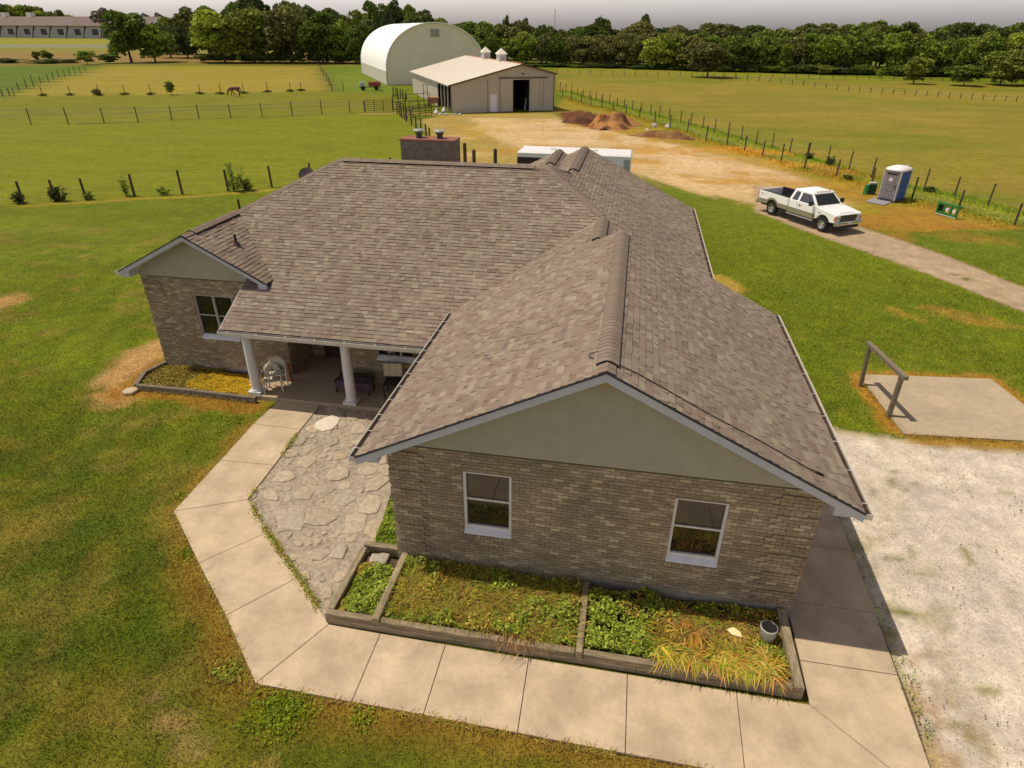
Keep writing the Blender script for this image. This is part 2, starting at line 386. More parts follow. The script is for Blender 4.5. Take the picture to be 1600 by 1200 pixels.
    nearl = sm(16, 12, y+(n2-.5)*5+x*.15)*sm(0, -2, sdpoly(x, y, [(6,6.2)]+WALK_OUT[::-1]+[(-10.2,40),(40,40),(40,6.2)])*-1)
    nearl = np.clip(sm(17, 11, y+(n2-.5)*5), 0, 1)*(x < 5.4)
    put(nearl*.85, srgb(98,104,29))
    put(nearl*sm(.46,.62, fbm(x*.55+8, y*.55+2))*.8, srgb(128,120,40))
    put(nearl*sm(.52,.64, fbm(x*.8+18, y*.8+22))*.7, srgb(82,96,28))
    put((y<32)*(x<-4)*sm(.56,.66, fbm(x*.7+58, y*.7+92))*.5, srgb(142,124,58))
    put(sm(.58,.68, fbm(x*1.3+18, y*1.3+22))*.35*(y < 30), srgb(92,112,24))
    for p in [(8,470,34,20),(205,590,40,34),(235,560,34,18),(190,620,40,20)]: blob(*p, srgb(196,156,96), .85)
    for p in [(270,1128,38,18),(300,1165,34,26),(415,1190,26,10),(240,1090,20,10)]: blob(*p, srgb(158,134,80), .85)
    for p in [(200,670,14,6),(245,1010,20,8),(155,870,30,30),(30,830,40,40),(330,1085,30,14)]: blob(*p, srgb(132,116,44), .5)
    tr_ = np.sin((x*.94+y*.34)*2*np.pi/1.35+n2*5)
    col = col*(1+.07*tr_*sm(0,1,(kind < .2)*1.)*sm(45,20,y)*(x < -3))[..., None]
    rag = sm(.54,.66, fbm(x*2.6+70, y*2.6+12, 5))*sm(.40,.55, fbm(x*.4+7, y*.4+50))*sm(32,20,y)*(kind < .2)
    put(rag*.35, srgb(140,128,50))
    rag = sm(.55,.66, fbm(x*2.1+170, y*2.1+112, 5))*sm(32,20,y)*(kind < .2)
    put(rag*.35, srgb(88,104,26))
    # dry rim along the walk and beds
    rim = sm(.55, .05, sdline(x, y, WALK_OUT[1:])+(n1-.5)*.7+(n3-.5)*.25)
    put(rim*.85, srgb(150,122,48)); 
    put(sm(.9,.3, sdline(x, y, WALK_OUT[4:])+(n1-.5)*.8)*.5, srgb(140,110,44))
    for p in [(415,1120,40,12),(460,1105,30,12),(560,1120,22,6)]: blob(*p, srgb(142,150,26), .75)
    line([(-15.6,17.3),(-15.5,15.2),(-10.8,15.1)], .55, srgb(166,122,48), .85, .35)
    line([(-16.6,18.5),(-16.5,16.0)], .9, srgb(196,158,104), .9, .5)
    # fence lines on the left: dry strip and dark growth
    line([G(a, b+4) for a, b, c in F1], .5, srgb(170,146,48), .8, .3)
    line([G(a, b) for a, b, c in F2], .35, srgb(80,84,30), .8, .1)
    line([G(a, b) for a, b, c in F3], .3, srgb(96,96,34), .6, .1)
    line([G(a, b) for a, b, c in F4], .8, srgb(92,88,40), .9, .4)
    line([G(a, b) for a, b, c in F5], .9, srgb(74,70,34), .9, .3)
    line(Gp([(570,178),(640,176),(700,180)]), 1.2, srgb(176,140,84), .9, .4)
    # gravel yard on the right
    yard = Gp([(1296,668),(1345,676),(1450,692),(1600,702),(2100,735)])+[(60,10),(60,-30),(5.4,-30),(5.5,17.2)]
    sd = sdpoly(x, y, yard)+(n1-.5)*.35+(n3-.5)*.3
    mk = sm(.12, -.12, sd)
    put(mk, srgb(230,214,194), 1)
    put(mk*sm(.45,.62, fbm(x*.5+44, y*.5))*.6, srgb(214,200,186))
    put(mk*sm(.60,.66, fbm(x*2.2+4, y*2.2+90))*sm(.48,.58, fbm(x*.4+2, y*.4))*.4, srgb(160,148,92))
    put(mk*sm(.63,.68, fbm(x*4+4, y*4+90))*sm(.53,.63, fbm(x*.6+22, y*.6))*.6, srgb(120,122,54))
    put(mk*sm(9.6, 9.0, y+(n1-.5))*sm(6.9,6.2,x+(n1-.5))*sm(.35,.6,n3)*.6, srgb(166,126,66))
    put(mk*sm(.30,.05, np.abs(sd))*.7, srgb(176,150,96))
    for p in [(1512,862,3,8),(1550,1080,24,10),(1420,955,26,8),(1400,950,16,10),(1390,985,26,8),(1515,880,8,4),(1565,935,10,3)]: blob(*p, srgb(124,124,40), .7)
    sd = sdpoly(x, y, drv)+(n1-.5)*.3
    put(sm(.15, -.15, sd), srgb(188,164,134), .9)
    for p in [(1492,428,8,2.5),(1510,435,9,3)]: blob(*p, srgb(112,112,40), .8)
    put(sm(.25,.0,np.abs(sd+.0))*.3, srgb(150,120,60))
    # dry rim of the pad
    line(Gp([(1345,600),(1345,585),(1550,592),(1620,640)]), .5, srgb(176,132,54), .9, .3)
    line(Gp([(1345,590),(1365,625),(1395,660),(1440,684),(1600,694)]), .55, srgb(172,132,54), .9, .3)
    for p in [(1362,620,24,22),(1378,650,26,18),(1350,600,20,16),(1400,668,36,10)]: blob(*p, srgb(178,134,54), .85)
    col = col*(.82+.36*np.clip(n3*.5+n1*.5, 0, 1))[..., None]
    return np.clip(col, .004, 1), np.clip(kind, 0, 1)

def geom(a, b, r, d0, mx):
    o = []; v = a; d = d0
    while v < b: v += d; d = min(d*r, mx); o.append(v)
    return o
xs = [-v for v in geom(20, 3500, 1.05, .22, 400)][::-1]+list(np.arange(-20, 20.01, .2))+geom(20, 3500, 1.05, .22, 400)
ys = [-v for v in geom(0, 600, 1.25, .4, 100)][::-1]+list(np.arange(0, 30, .2))+geom(29.8, 6000, 1.018, .22, 500)
xs = np.array(xs); ys = np.array(ys)
GX, GY = np.meshgrid(xs, ys)
gc, gk = ground_rgb(GX, GY)
GZ = (fbm(GX*.5, GY*.5)-.5)*.05*sm(120, 30, np.hypot(GX, GY))*sm(.3, 1.5, np.abs(GX*0+9))-.03
ny, nx = GX.shape
V = np.stack([GX.ravel(), GY.ravel(), GZ.ravel()], 1)
idx = np.arange(nx*ny).reshape(ny, nx)
F = np.stack([idx[:-1,:-1].ravel(), idx[:-1,1:].ravel(), idx[1:,1:].ravel(), idx[1:,:-1].ravel()], 1)
def ground_material():
    m = bpy.data.materials.new('ground'); m.use_nodes = True; nt = m.node_tree; L = nt.links
    b = nt.nodes['Principled BSDF']; b.inputs['Roughness'].default_value = .95; b.inputs['Specular IOR Level'].default_value = .1
    at = _n(nt, 'ShaderNodeAttribute', attribute_name='Col'); kd = _n(nt, 'ShaderNodeAttribute', attribute_name='kindv')
    geo = _n(nt, 'ShaderNodeNewGeometry')
    def noise(sc, det, stretch=None):
        n = _n(nt, 'ShaderNodeTexNoise'); n.inputs['Scale'].default_value = sc; n.inputs['Detail'].default_value = det; n.inputs['Roughness'].default_value = .7
        if stretch:
            mp = _n(nt, 'ShaderNodeMapping'); mp.inputs['Scale'].default_value = stretch; L.new(geo.outputs['Position'], mp.inputs[0]); L.new(mp.outputs[0], n.inputs['Vector'])
        else: L.new(geo.outputs['Position'], n.inputs['Vector'])
        return n
    def mr(src, a, b_, lo, hi):
        r = _n(nt, 'ShaderNodeMapRange'); L.new(src, r.inputs[0])
        for i, v in zip((1,2,3,4), (a,b_,lo,hi)): r.inputs[i].default_value = v
        return r.outputs[0]
    def mul(c, f):
        x = _n(nt, 'ShaderNodeMix', data_type='RGBA', blend_type='MULTIPLY'); x.inputs[0].default_value = 1
        L.new(c, x.inputs[6]); L.new(f, x.inputs[7]); return x.outputs[2]
    nf = noise(16, 6); nm = noise(1.6, 7); nb = noise(.12, 6, (1, 2.2, 1)); ng = noise(34, 4)
    vo = _n(nt, 'ShaderNodeTexVoronoi'); vo.inputs['Scale'].default_value = 22; L.new(geo.outputs['Position'], vo.inputs['Vector'])
    c = mul(at.outputs['Color'], mr(nm.outputs['Fac'], .3, .7, .74, 1.22))
    c = mul(c, mr(nb.outputs['Fac'], .3, .7, .86, 1.12))
    cg = mul(c, mr(nf.outputs['Fac'], .3, .7, .55, 1.35))
    sep = _n(nt, 'ShaderNodeSeparateColor'); L.new(vo.outputs['Color'], sep.inputs[0])
    cs = mul(mul(c, mr(sep.outputs[0], 0, 1, .84, 1.10)), mr(ng.outputs['Fac'], .3, .7, .85, 1.1))
    mx = _n(nt, 'ShaderNodeMix', data_type='RGBA'); L.new(kd.outputs['Fac'], mx.inputs[0]); L.new(cg, mx.inputs[6]); L.new(cs, mx.inputs[7])
    L.new(mx.outputs[2], b.inputs['Base Color'])
    bp = _n(nt, 'ShaderNodeBump'); bp.inputs['Strength'].default_value = .55; bp.inputs['Distance'].default_value = .03
    L.new(nf.outputs['Fac'], bp.inputs['Height']); L.new(bp.outputs[0], b.inputs['Normal'])
    return m
gm = ground_material()
go = npmesh('ground', V, F, gm, col=gc.reshape(-1, 3), smooth=True)
ka = go.data.attributes.new('kindv', 'FLOAT', 'POINT'); ka.data.foreach_set('value', gk.ravel().astype(np.float32))
tag(go, kind='structure')

# ------------------------------------------------------------------ walkway, slab by slab
def shrink(poly, d):
    cx = sum(p[0] for p in poly)/len(poly); cy = sum(p[1] for p in poly)/len(poly)
    out = []
    n = len(poly)
    for i in range(n):
        p0 = Vector(poly[i-1]); p1 = Vector(poly[i]); p2 = Vector(poly[(i+1) % n])
        a = (p1-p0).normalized(); b = (p2-p1).normalized()
        na = Vector((-a.y, a.x)); nb = Vector((-b.y, b.x))
        k = 1+na.dot(nb); v = (na+nb)/max(k, .3)
        out.append((p1.x+v.x*d, p1.y+v.y*d))
    return out
def ccw(poly):
    a = sum(poly[i][0]*poly[(i+1)%len(poly)][1]-poly[(i+1)%len(poly)][0]*poly[i][1] for i in range(len(poly)))
    return poly if a > 0 else poly[::-1]
walk = MB(); base_poly = WALK_OUT+[(5.62,8.0),(5.66,17.2),(3.9,17.2)]+WALK_IN[::-1]
walk.prism(ccw(base_poly), -.10, -.005)
walk_o = walk.build('walkway', M('walk_joint', (.13,.095,.06), 1, .3, 12)); tag(walk_o, kind='structure')
slabs = [[WALK_OUT[i], WALK_OUT[i+1], WALK_IN[i+1], WALK_IN[i]] for i in range(12)]
slabs += [[(3.88,7.7),(5.5,6.22),(5.58,8.6),(3.9,8.6)], [(3.9,8.6),(5.58,8.6),(5.62,10.04),(3.9,10.04)]]
for k in range(4): slabs.append([(3.9,10.04+1.79*k),(5.64,10.04+1.79*k),(5.64,10.04+1.79*(k+1)),(3.9,10.04+1.79*(k+1))])
for q, s in enumerate(slabs):
    o = MB().prism(shrink(ccw(s), .007), -.06, .028+.003*random.random()).build('slab', conc_m, walk_o, bevel=.006)

pad = MB().prism(ccw([G(1350,598), G(1352,586), G(1548,593), G(1640,665), G(1640,692), G(1412,679)]), -.1, .03).build('concrete_pad', M('pad_concrete', (.44,.345,.235), .9, .1, 5, .3, blot=.2, blot_scale=.5)); tag(pad, kind='structure')

# patio of rubble and flat stones between walk and garage
patp = WALK_IN[:7]+[(-5.02,9.85),(-5.0,10.3),G(618,748),(-4.25,12.2),(-4.25,15.5)]
pat = MB().prism(ccw(patp), -.1, -.004).build('patio', M('patio_gravel', (.40,.325,.245), .95, .34, 9, 2.6, blot=.22, blot_scale=2.1)); tag(pat, kind='structure')
def inpoly(x, y, P):
    return bool(sdpoly(np.array([x]), np.array([y]), P)[0] < 0)
def flat_stone(cx, cy, r, h, name='stone', mat=stone_m, parent=None, seed=0, asp=1.):
    rr = random.Random(seed); n = rr.randint(7, 12); a0 = rr.random()*6; rot = rr.random()*3
    P = []
    for i in range(n):
        t = a0+2*math.pi*i/n; q = r*(.62+.55*rr.random()); ex, ey = q*math.cos(t)*asp, q*math.sin(t)
        P.append((cx+ex*math.cos(rot)-ey*math.sin(rot), cy+ex*math.sin(rot)+ey*math.cos(rot)))
    tx, ty = (rr.random()-.5)*.05, (rr.random()-.5)*.05
    mb = MB(); z = lambda p: h+(p[0]-cx)*tx+(p[1]-cy)*ty
    V0 = [(x, y, -.02) for x, y in P]; V1 = [(x, y, z((x, y))) for x, y in P]
    V2 = [(cx+(x-cx)*.8, cy+(y-cy)*.8, z((x, y))+.012) for x, y in P]
    mb.add(V0+V1+V2+[(cx, cy, h+.014)], [(i,(i+1)%n,n+(i+1)%n,n+i) for i in range(n)]+[(n+i,n+(i+1)%n,2*n+(i+1)%n,2*n+i) for i in range(n)]+[(2*n+i,2*n+(i+1)%n,3*n) for i in range(n)])
    return mb.build(name, mat, parent)
placed = []
spots = [(445,745,.34),(475,770,.3),(530,740,.36),(560,715,.3),(500,810,.42),(455,810,.5),(555,818,.38),(590,830,.4),(498,865,.26),(530,862,.26),(480,722,.32),(465,690,.32),(520,690,.26),(600,700,.3),(590,755,.34),(575,735,.26),(540,780,.3),(440,700,.2),(535,900,.2),(580,790,.36),(560,670,.3),(425,775,.24),(470,900,.2),(510,925,.18)]
k = 0
for px, py, r in spots:
    x, y = G(px, py); placed.append((x, y, r)); flat_stone(x, y, r*.85, .006+.022*random.random(), parent=pat, seed=100+k, asp=1.25); k += 1
for _ in range(900):
    x = random.uniform(-8.8, -4.3); y = random.uniform(8, 15.4); r = random.uniform(.06, .24)
    if len(placed) < 130 and inpoly(x, y, patp) and all(math.hypot(x-a, y-b) > (r+c)*1.02 for a, b, c in placed) and sdline(np.array([x]), np.array([y]), patp+[patp[0]])[0] > r*.8:
        placed.append((x, y, r)); flat_stone(x, y, r, .002+.014*random.random(), parent=pat, seed=100+k, asp=1.15); k += 1
wr = flat_stone(*G(515,662), .34, .035, 'flat_rock', M('pale_stone', (.66,.58,.46), .9, .15, 10, .4), seed=5, asp=1.4)
tag(wr, 'bright white flat rock on the patio just below the porch step', 'rock')
wr = flat_stone(*G(203,612), .22, .06, 'flat_rock', M('tan_stone', (.5,.4,.28), .9, .15, 10, .4), seed=8, asp=1.5)
tag(wr, 'small pale stone in dry grass at the corner of the left flower bed', 'rock')

# ------------------------------------------------------------------ HOUSE
HL = (-5.6, 17., 0.)
house = thing('brick_house', HL, 'single-storey brown brick house with brown shingle roof, porch and front gabled wing', 'house')
def hp(mb, name, mat, parent=house, **kw): return mb.build(name, mat, parent, off=HL, **kw)
n_brick = 0; cand = []
def wall(o, u, n, L, z0, z1, holes, name='wall', quoins=(), pieces=True, seed=1, thick=.12):
    """brick wall; o origin (x,y), u direction, n outward normal"""
    rr = random.Random(seed); o = Vector(o); u = Vector(u); n = Vector(n)
    mb = MB()
    # mortar backing split round the holes
    us = sorted({0, L}|{h[0] for h in holes}|{h[1] for h in holes}); zs = sorted({z0, z1}|{h[2] for h in holes}|{h[3] for h in holes})
    def P(a, z, d): q = o+u*a+n*d; return (q.x, q.y, z)
    for a, b in zip(us[:-1], us[1:]):
        for c, d in zip(zs[:-1], zs[1:]):
            if any(h[0]-1e-6 <= a and b <= h[1]+1e-6 and h[2]-1e-6 <= c and d <= h[3]+1e-6 for h in holes): continue
            mb.add([P(a,c,0),P(b,c,0),P(b,d,0),P(a,d,0),P(a,c,-thick),P(b,c,-thick),P(b,d,-thick),P(a,d,-thick)],
                   [(0,1,2,3),(7,6,5,4),(0,4,5,1),(3,2,6,7),(0,3,7,4),(1,5,6,2)])
    wo_ = hp(mb, name, mortar_m)
    H_, W_, J = .067, .2, .0105
    st = MB(); row = 0; z = z0+.003
    while z+H_ <= z1+.004:
        a = -(W_+J)*.5*(row % 2)-rr.random()*.0
        while a < L:
            segs = [(max(a, 0), min(a+W_, L))]
            for h in holes:
                if z+H_ > h[2]+.002 and z < h[3]-.002:
                    ns = []
                    for s0, s1 in segs:
                        if s1 <= h[0] or s0 >= h[1]: ns.append((s0, s1)); continue
                        if s0 < h[0]: ns.append((s0, h[0]))
                        if s1 > h[1]: ns.append((h[1], s1))
                    segs = ns
            for s0, s1 in segs:
                if s1-s0 < .02: continue
                pr = .008+.007*rr.random()
                for q0, q1 in quoins:
                    if (s0+s1)/2 > q0 and (s0+s1)/2 < q1: pr += 0 if row % 6 == 5 else .022
                zz = z+rr.uniform(-.0015, .0015); c = (s0+s1)/2
                full = abs(s1-s0-W_) < 1e-6
                if pieces and full: cand.append((wo_, P(c, zz, pr), math.atan2(u.y, u.x)))
                else:
                    st.add([P(s0,zz,pr),P(s1,zz,pr),P(s1,zz+H_,pr),P(s0,zz+H_,pr),P(s0,zz,0),P(s1,zz,0),P(s1,zz+H_,0),P(s0,zz+H_,0)],
                           [(0,1,2,3),(3,2,6,7),(0,4,5,1),(0,3,7,4),(1,5,6,2)])
            a += W_+J
        z += H_+J; row += 1
    return wo_, st
WIN_G = [(1.49,2.47,1.22,2.70), (5.55,6.53,1.18,2.66)]
front, st = wall((-4.2,9.6), (1,0), (0,-1), 8.06, .32, 3.2, WIN_G, quoins=((0,.72),(7.34,8.06)))
# bricks: the 300 nearest ones one by one, the rest joined
cp = Vector((0,0,CAMH)); cand.sort(key=lambda c: (Vector(c[1])-cp).length)
one = MB().add([(-.1,-.024,0),(.1,-.024,0),(.1,-.024,.067),(-.1,-.024,.067),(-.1,.0,0),(.1,.0,0),(.1,.0,.067),(-.1,.0,.067)],
               [(0,1,2,3),(3,2,6,7),(0,4,5,1),(0,3,7,4),(1,5,6,2)])
bm0 = None
for i, (wo_, p, r) in enumerate(cand):
    if i < 300:
        pr = 9.6-p[1]
        if bm0 is None:
            b0 = MB(); b0.v = [(x, y+.024, z) for x, y, z in one.v]; b0.v = [(x, y*1., z) for x, y, z in b0.v]; b0.f = one.f
            bo = b0.build('brick', brick_m, wo_, off=(0,0,0)); bm0 = bo.data
            # mesh runs from the face (y 0) back .024 into the mortar
        else: bo = bpy.data.objects.new('brick', bm0); C.objects.link(bo); bo.parent = wo_
        bo.location = (p[0]-HL[0], p[1]-HL[1], p[2]-HL[2])
    else:
        x, y, z = p
        st.add([(x-.1,y,z),(x+.1,y,z),(x+.1,y,z+.067),(x-.1,y,z+.067),(x-.1,9.6,z),(x+.1,9.6,z),(x+.1,9.6,z+.067),(x-.1,9.6,z+.067)],
               [(0,1,2,3),(3,2,6,7),(0,4,5,1),(0,3,7,4),(1,5,6,2)])
tag(hp(st, 'brickwork', brick_m, front), kind='stuff')
def wall2(*a, **k):
    wo_, st = wall(*a, pieces=False, **k); tag(hp(st, 'brickwork', brick_m, wo_), kind='stuff'); return wo_
wall2((-4.2,17.0), (0,-1), (-1,0), 7.4, .32, 3.2, [], quoins=((6.68,7.4),))                      # garage, porch side
wall2((3.86,9.6), (0,1), (1,0), 8.1, .32, 3.2, [(1.5,6.5,0.32,2.5)], quoins=((0,.72),))           # garage, yard side
wall2((-15.2,17.0), (1,0), (0,-1), 4.7, .12, 3.3, [(1.67,3.05,1.27,2.74)], quoins=((0,.72),))
wall2((-15.2,26.5), (0,-1), (-1,0), 9.5, .12, 3.3, [])
wall2((-10.5,17.0), (0,1), (1,0), 1.5, .12, 3.0, [])                                              # entry recess, left cheek
wall2((-8.4,18.5), (0,-1), (-1,0), 1.5, .12, 3.0, [])
wall2((-10.5,18.5), (1,0), (0,-1), 2.1, .12, 3.0, [(.45,1.5,.12,2.2)])
wall2((-8.4,17.0), (1,0), (0,-1), 4.2, .12, 3.0, [(.95,2.55,1.05,2.2)])
wall2((2.3,17.7), (0,1), (1,0), 11.2, .12, 3.2, [(3,4.2,1.2,2.5),(7,8.5,1.2,2.5)])
for q in ((-15.1,-6.6,26.6,26.8,0,3.3),(-6.3,2.3,28.7,28.85,0,3.15),(-.1,3.8,17.6,17.72,0,3.2)): hp(MB().box(*q), 'rear_wall', brick_m)
hp(MB().add([(-6.0,28.75,3.16),(2.3,28.75,3.16),(-2.1,28.75,5.55),(-6.0,28.85,3.16),(2.3,28.85,3.16),(-2.1,28.85,5.55)], [(0,1,2),(5,4,3),(0,3,4,1),(1,4,5,2),(2,5,3,0)]), 'rear_gable', siding_m)
for q in ((-4.22,3.88,9.575,9.75,-.1,.32),(-4.22,-4.05,9.75,17,-.1,.32),(3.7,3.885,9.75,17.7,-.1,.32),(-15.22,-11.2,16.98,17.1,-.1,.12),(-15.225,-15.1,17.1,26.5,-.1,.12),(2.2,2.32,17.8,28.7,-.1,.12)): hp(MB().box(*q), 'foundation', found_m)
# quoin shadow joints are the recessed courses; garage door on yard side
gd = MB()
for k in range(4): gd.box(3.80,3.835,11.15,16.05,.33+.54*k,.33+.54*k+.525)
hp(gd, 'garage_door', white_m)
# front door
hp(MB().box(-10.05,-9.0,18.50,18.56,.12,2.2), 'door', M('door_brown', (.06,.035,.025), .5, .1, 5))

# porch
hp(MB().box(-11.2,-4.21,15.5,16.995,-.1,.115).box(-10.49,-8.41,16.995,18.49,-.1,.115), 'porch_floor', porch_m)
col0 = None
for cx, cy in ((-11.06,15.74), (-7.87,15.70)):
    c = MB().lathe([(0,.205),(.19,.205),(.19,.24),(.165,.27),(.155,.30),(.150,1.2),(.135,2.22),(.15,2.24),(.17,2.27),(.17,2.31),(0,2.31)], (cx, cy, 0), 24)
    c.box(cx-.21,cx+.21,cy-.21,cy+.21,.117,.205).box(cx-.19,cx+.19,cy-.19,cy+.19,2.31,2.36)
    hp(c, 'column', M('column_white', (.62,.60,.59), .45, .05, 4), smooth=False)
hp(MB().box(-11.3,-4.22,15.42,15.55,2.30,2.44).box(-11.3,-11.18,15.55,16.98,2.3,2.44), 'porch_beam', soffit_m)
hp(MB().box(-11.17,-4.22,15.56,16.99,2.36,2.40), 'porch_ceiling', soffit_m)

# windows
def window(x0, x1, z0, z1, y, mull=(), rails=(), sill=.10, frame_m=white_m, fw=.05, depth=.10, glass_lo=None):
    f = MB(); yf = y+.02; yb = y+depth
    f.box(x0,x0+fw,yf,yb+.05,z0,z1).box(x1-fw,x1,yf,yb+.05,z0,z1).box(x0+fw,x1-fw,yf,yb+.05,z1-fw*.7,z1).box(x0+fw,x1-fw,yf+.03,yb+.05,z0,z0+fw+.05)
    wn = hp(f, 'window', frame_m)
    xs_ = [x0+fw]+[q for m_ in mull for q in (m_-.03, m_+.03)]+[x1-fw]
    for a, b in zip(xs_[::2], xs_[1::2]):
        zs_ = [z0+fw+.05]+[q for r in rails for q in (r-.018, r+.018)]+[z1-fw*.7]
        for c, d in zip(zs_[::2], zs_[1::2]): hp(MB().box(a,b,yb,yb+.01,c,d), 'pane', glass_m, wn)
        for r in rails: hp(MB().box(a,b,yb-.03,yb+.02,r-.018,r+.018), 'rail', frame_m, wn)
    for m_ in mull: hp(MB().box(m_-.03,m_+.03,yf+.005,yb+.02,z0+fw,z1-fw*.7), 'mullion', frame_m, wn)
    if sill:
        s = MB(); s.add([(x0-.0,y-.035,z0-.03),(x1,y-.035,z0-.03),(x1,y+.05,z0+.055),(x0,y+.05,z0+.055),(x0,y-.035,z0-.075),(x1,y-.035,z0-.075),(x1,y+.05,z0-.075),(x0,y+.05,z0-.075)],
              [(0,1,2,3),(4,5,1,0),(5,6,2,1),(7,4,0,3),(7,6,5,4)])
        hp(s, 'sill', M('sill_white', (.66,.66,.70), .5, .08, 6), wn)
        r = MB(); q = x0-.02
        while q < x1-.03:
            r.add([(q,y-.055,z0-.16),(q+.063,y-.055,z0-.16),(q+.063,y-.055,z0-.095),(q,y-.055,z0-.095),(q,y,z0-.17),(q+.063,y,z0-.17),(q+.063,y,z0-.078),(q,y,z0-.078)],
                  [(0,1,2,3),(3,2,6,7),(0,4,5,1),(0,3,7,4),(1,5,6,2)]); q += .074
        hp(r, 'sill_bricks', brick_m, wn)
    return wn
for h in WIN_G: window(-4.2+h[0], -4.2+h[1], h[2], h[3], 9.6, rails=((h[2]+h[3])/2+.03,), fw=.055)
window(-13.53, -12.15, 1.27, 2.74, 17.0, mull=(-12.84,), rails=(2.02,), sill=.1, fw=.045, frame_m=M('window_trim', (.45,.42,.38), .5, .08, 5))
window(-7.45, -5.85, 1.05, 2.2, 17.0, mull=(-6.65,), sill=.1, fw=.045, frame_m=MATS['window_trim'])

# gable siding, board by board
def gable_siding(x0, x1, y, z0, xc, zc, slope=.5, step=.205):
    z = z0
    while z < zc-.03:
        zt = min(z+step, zc)
        a0 = max(x0, xc-(zc-z)/slope); a1 = min(x1, xc+(zc-z)/slope); b0 = max(x0, xc-(zc-zt)/slope); b1 = min(x1, xc+(zc-zt)/slope)
        hp(MB().add([(a0,y-.026,z),(a1,y-.026,z),(b1,y-.002,zt),(b0,y-.002,zt),(a0,y+.06,z),(a1,y+.06,z),(b1,y+.06,zt),(b0,y+.06,zt)],
           [(0,1,2,3),(5,4,7,6),(0,4,5,1),(0,3,7,4),(1,5,6,2)]), 'siding_board', siding_m)
        z += step
gable_siding(-4.19, 3.85, 9.6, 3.205, -.1, 5.30)
gable_siding(-15.19, -10.9, 17.0, 3.305, -13.03, 4.68)
for q in ((-4.2,3.86,9.572,9.60,3.17,3.204),(-15.2,-11.0,16.972,17.0,3.27,3.304)): hp(MB().box(*q), 'trim_board', M('trim_dark', (.10,.085,.06), .7, .1, 5))
hp(MB().box(-.18,.0,9.44,9.57,4.92,5.05), 'gable_light', M('light_fixture', (.40,.31,.14), .5, .1, 5))

# roof
def clip_rect(poly, u0, u1, v0, v1):
    for ax, lim, sg in ((0,u0,1),(0,u1,-1),(1,v0,1),(1,v1,-1)):
        out = []
        for i in range(len(poly)):
            p = poly[i]; q = poly[(i+1) % len(poly)]; dp = (p[ax]-lim)*sg; dq = (q[ax]-lim)*sg
            if dp >= 0: out.append(p)
            if dp*dq < 0:
                t = dp/(dp-dq); out.append((p[0]+(q[0]-p[0])*t, p[1]+(q[1]-p[1])*t))
        poly = out
        if len(poly) < 3: return []
    return poly
def area(P): return .5*sum(P[i][0]*P[(i+1)%len(P)][1]-P[(i+1)%len(P)][0]*P[i][1] for i in range(len(P)))
EXPO = .142
shg = []          # candidates for single shingles
stuff_lists = []
def slope(poly3, U, near=False, seed=0, coarse=False, thick=.13):
    """roof slope from 3-d polygon (lowest edge along U)."""
    rr = random.Random(seed); U = Vector(U).normalized(); P = [Vector(p) for p in poly3]
    N = Vector((0,0,0))
    for i in range(len(P)): N += P[i].cross(P[(i+1) % len(P)])
    N.normalize()
    if N.z < 0: N = -N
    Vv = N.cross(U)
    if Vv.z < 0: Vv = -Vv
    o = min(P, key=lambda p: p.z)
    uv = [((p-o).dot(U), (p-o).dot(Vv)) for p in P]
    if area(uv) < 0: uv = uv[::-1]
    W3 = lambda u, v, h=0: o+U*u+Vv*v+N*h
    mb = MB(); n = len(uv)
    mb.add([W3(u,v,0) for u,v in uv]+[W3(u,v,-thick) for u,v in uv], [tuple(range(n)), tuple(range(2*n-1,n-1,-1))]+[((i+1)%n,i,n+i,n+(i+1)%n) for i in range(n)])
    so_ = hp(mb, 'roof_slope', shingle_edge_m)
    u0 = min(p[0] for p in uv); u1 = max(p[0] for p in uv); v1 = max(p[1] for p in uv)
    st = MB(); v = -.0; row = 0
    ex = EXPO*(2 if coarse else 1)
    flip = (U.cross(Vv)).dot(N) < 0
    while v < v1:
        u = u0-rr.random()*.3
        while u < u1:
            wd = rr.choice((.11,.145,.18,.22,.27))*(2 if coarse else 1); wd += rr.uniform(-.01,.01)
            th = rr.choice((.006,.008,.016,.019))
            c = clip_rect(uv, u, u+wd, v, v+ex)
            if c and abs(area(c)) > .0006:
                full = len(c) == 4 and abs(abs(area(c))-wd*ex) < 1e-5
                if full: c = [(u+.002,v),(u+wd-.002,v),(u+wd-.002,v+ex),(u+.002,v+ex)]
                hh = lambda vv: th*(1-(vv-v)/ex)+.003
                k = len(c)
                vs = [W3(a+ (0), b, hh(b)) for a, b in c]+[W3(a, b, -.002) for a, b in c]
                fs = [tuple(range(k))]+[((i+1)%k,i,k+i,k+(i+1)%k) for i in range(k) if c[i][1] < v+ex-1e-4 or c[(i+1)%k][1] < v+ex-1e-4]
                if flip: fs = [f[::-1] for f in fs]
                if near and full: shg.append((so_, st, vs, fs, W3(u+wd/2, v, 0), U, Vv, N, wd, th))
                else: st.add(vs, fs); st.mi += [0]+[1]*(len(fs)-1)
            u += wd
        v += ex; row += 1
    stuff_lists.append((so_, st)); return so_
Zl = lambda x: 5.47+.5*x
Zr = lambda x: 5.37-.5*x
Zf = lambda y: 2.58+.5*(y-15.2)
Zb = lambda x: 4.72-.5*x
Zh = lambda x: 4.8+.5*(x+13.03)
Zg = lambda x: 4.8-.54*(x+13.03)
Zk = lambda y: 6.13-.5*(y-22.3)
slope([(-4.65,9.1,Zl(-4.65)),(-.1,9.1,5.42),(-.1,17.6,5.42),(-.75,17.6,Zl(-.75)),(-.75,20.23,Zl(-.75)),(-4.65,16.33,Zl(-4.65))], (0,1,0), True, 1)
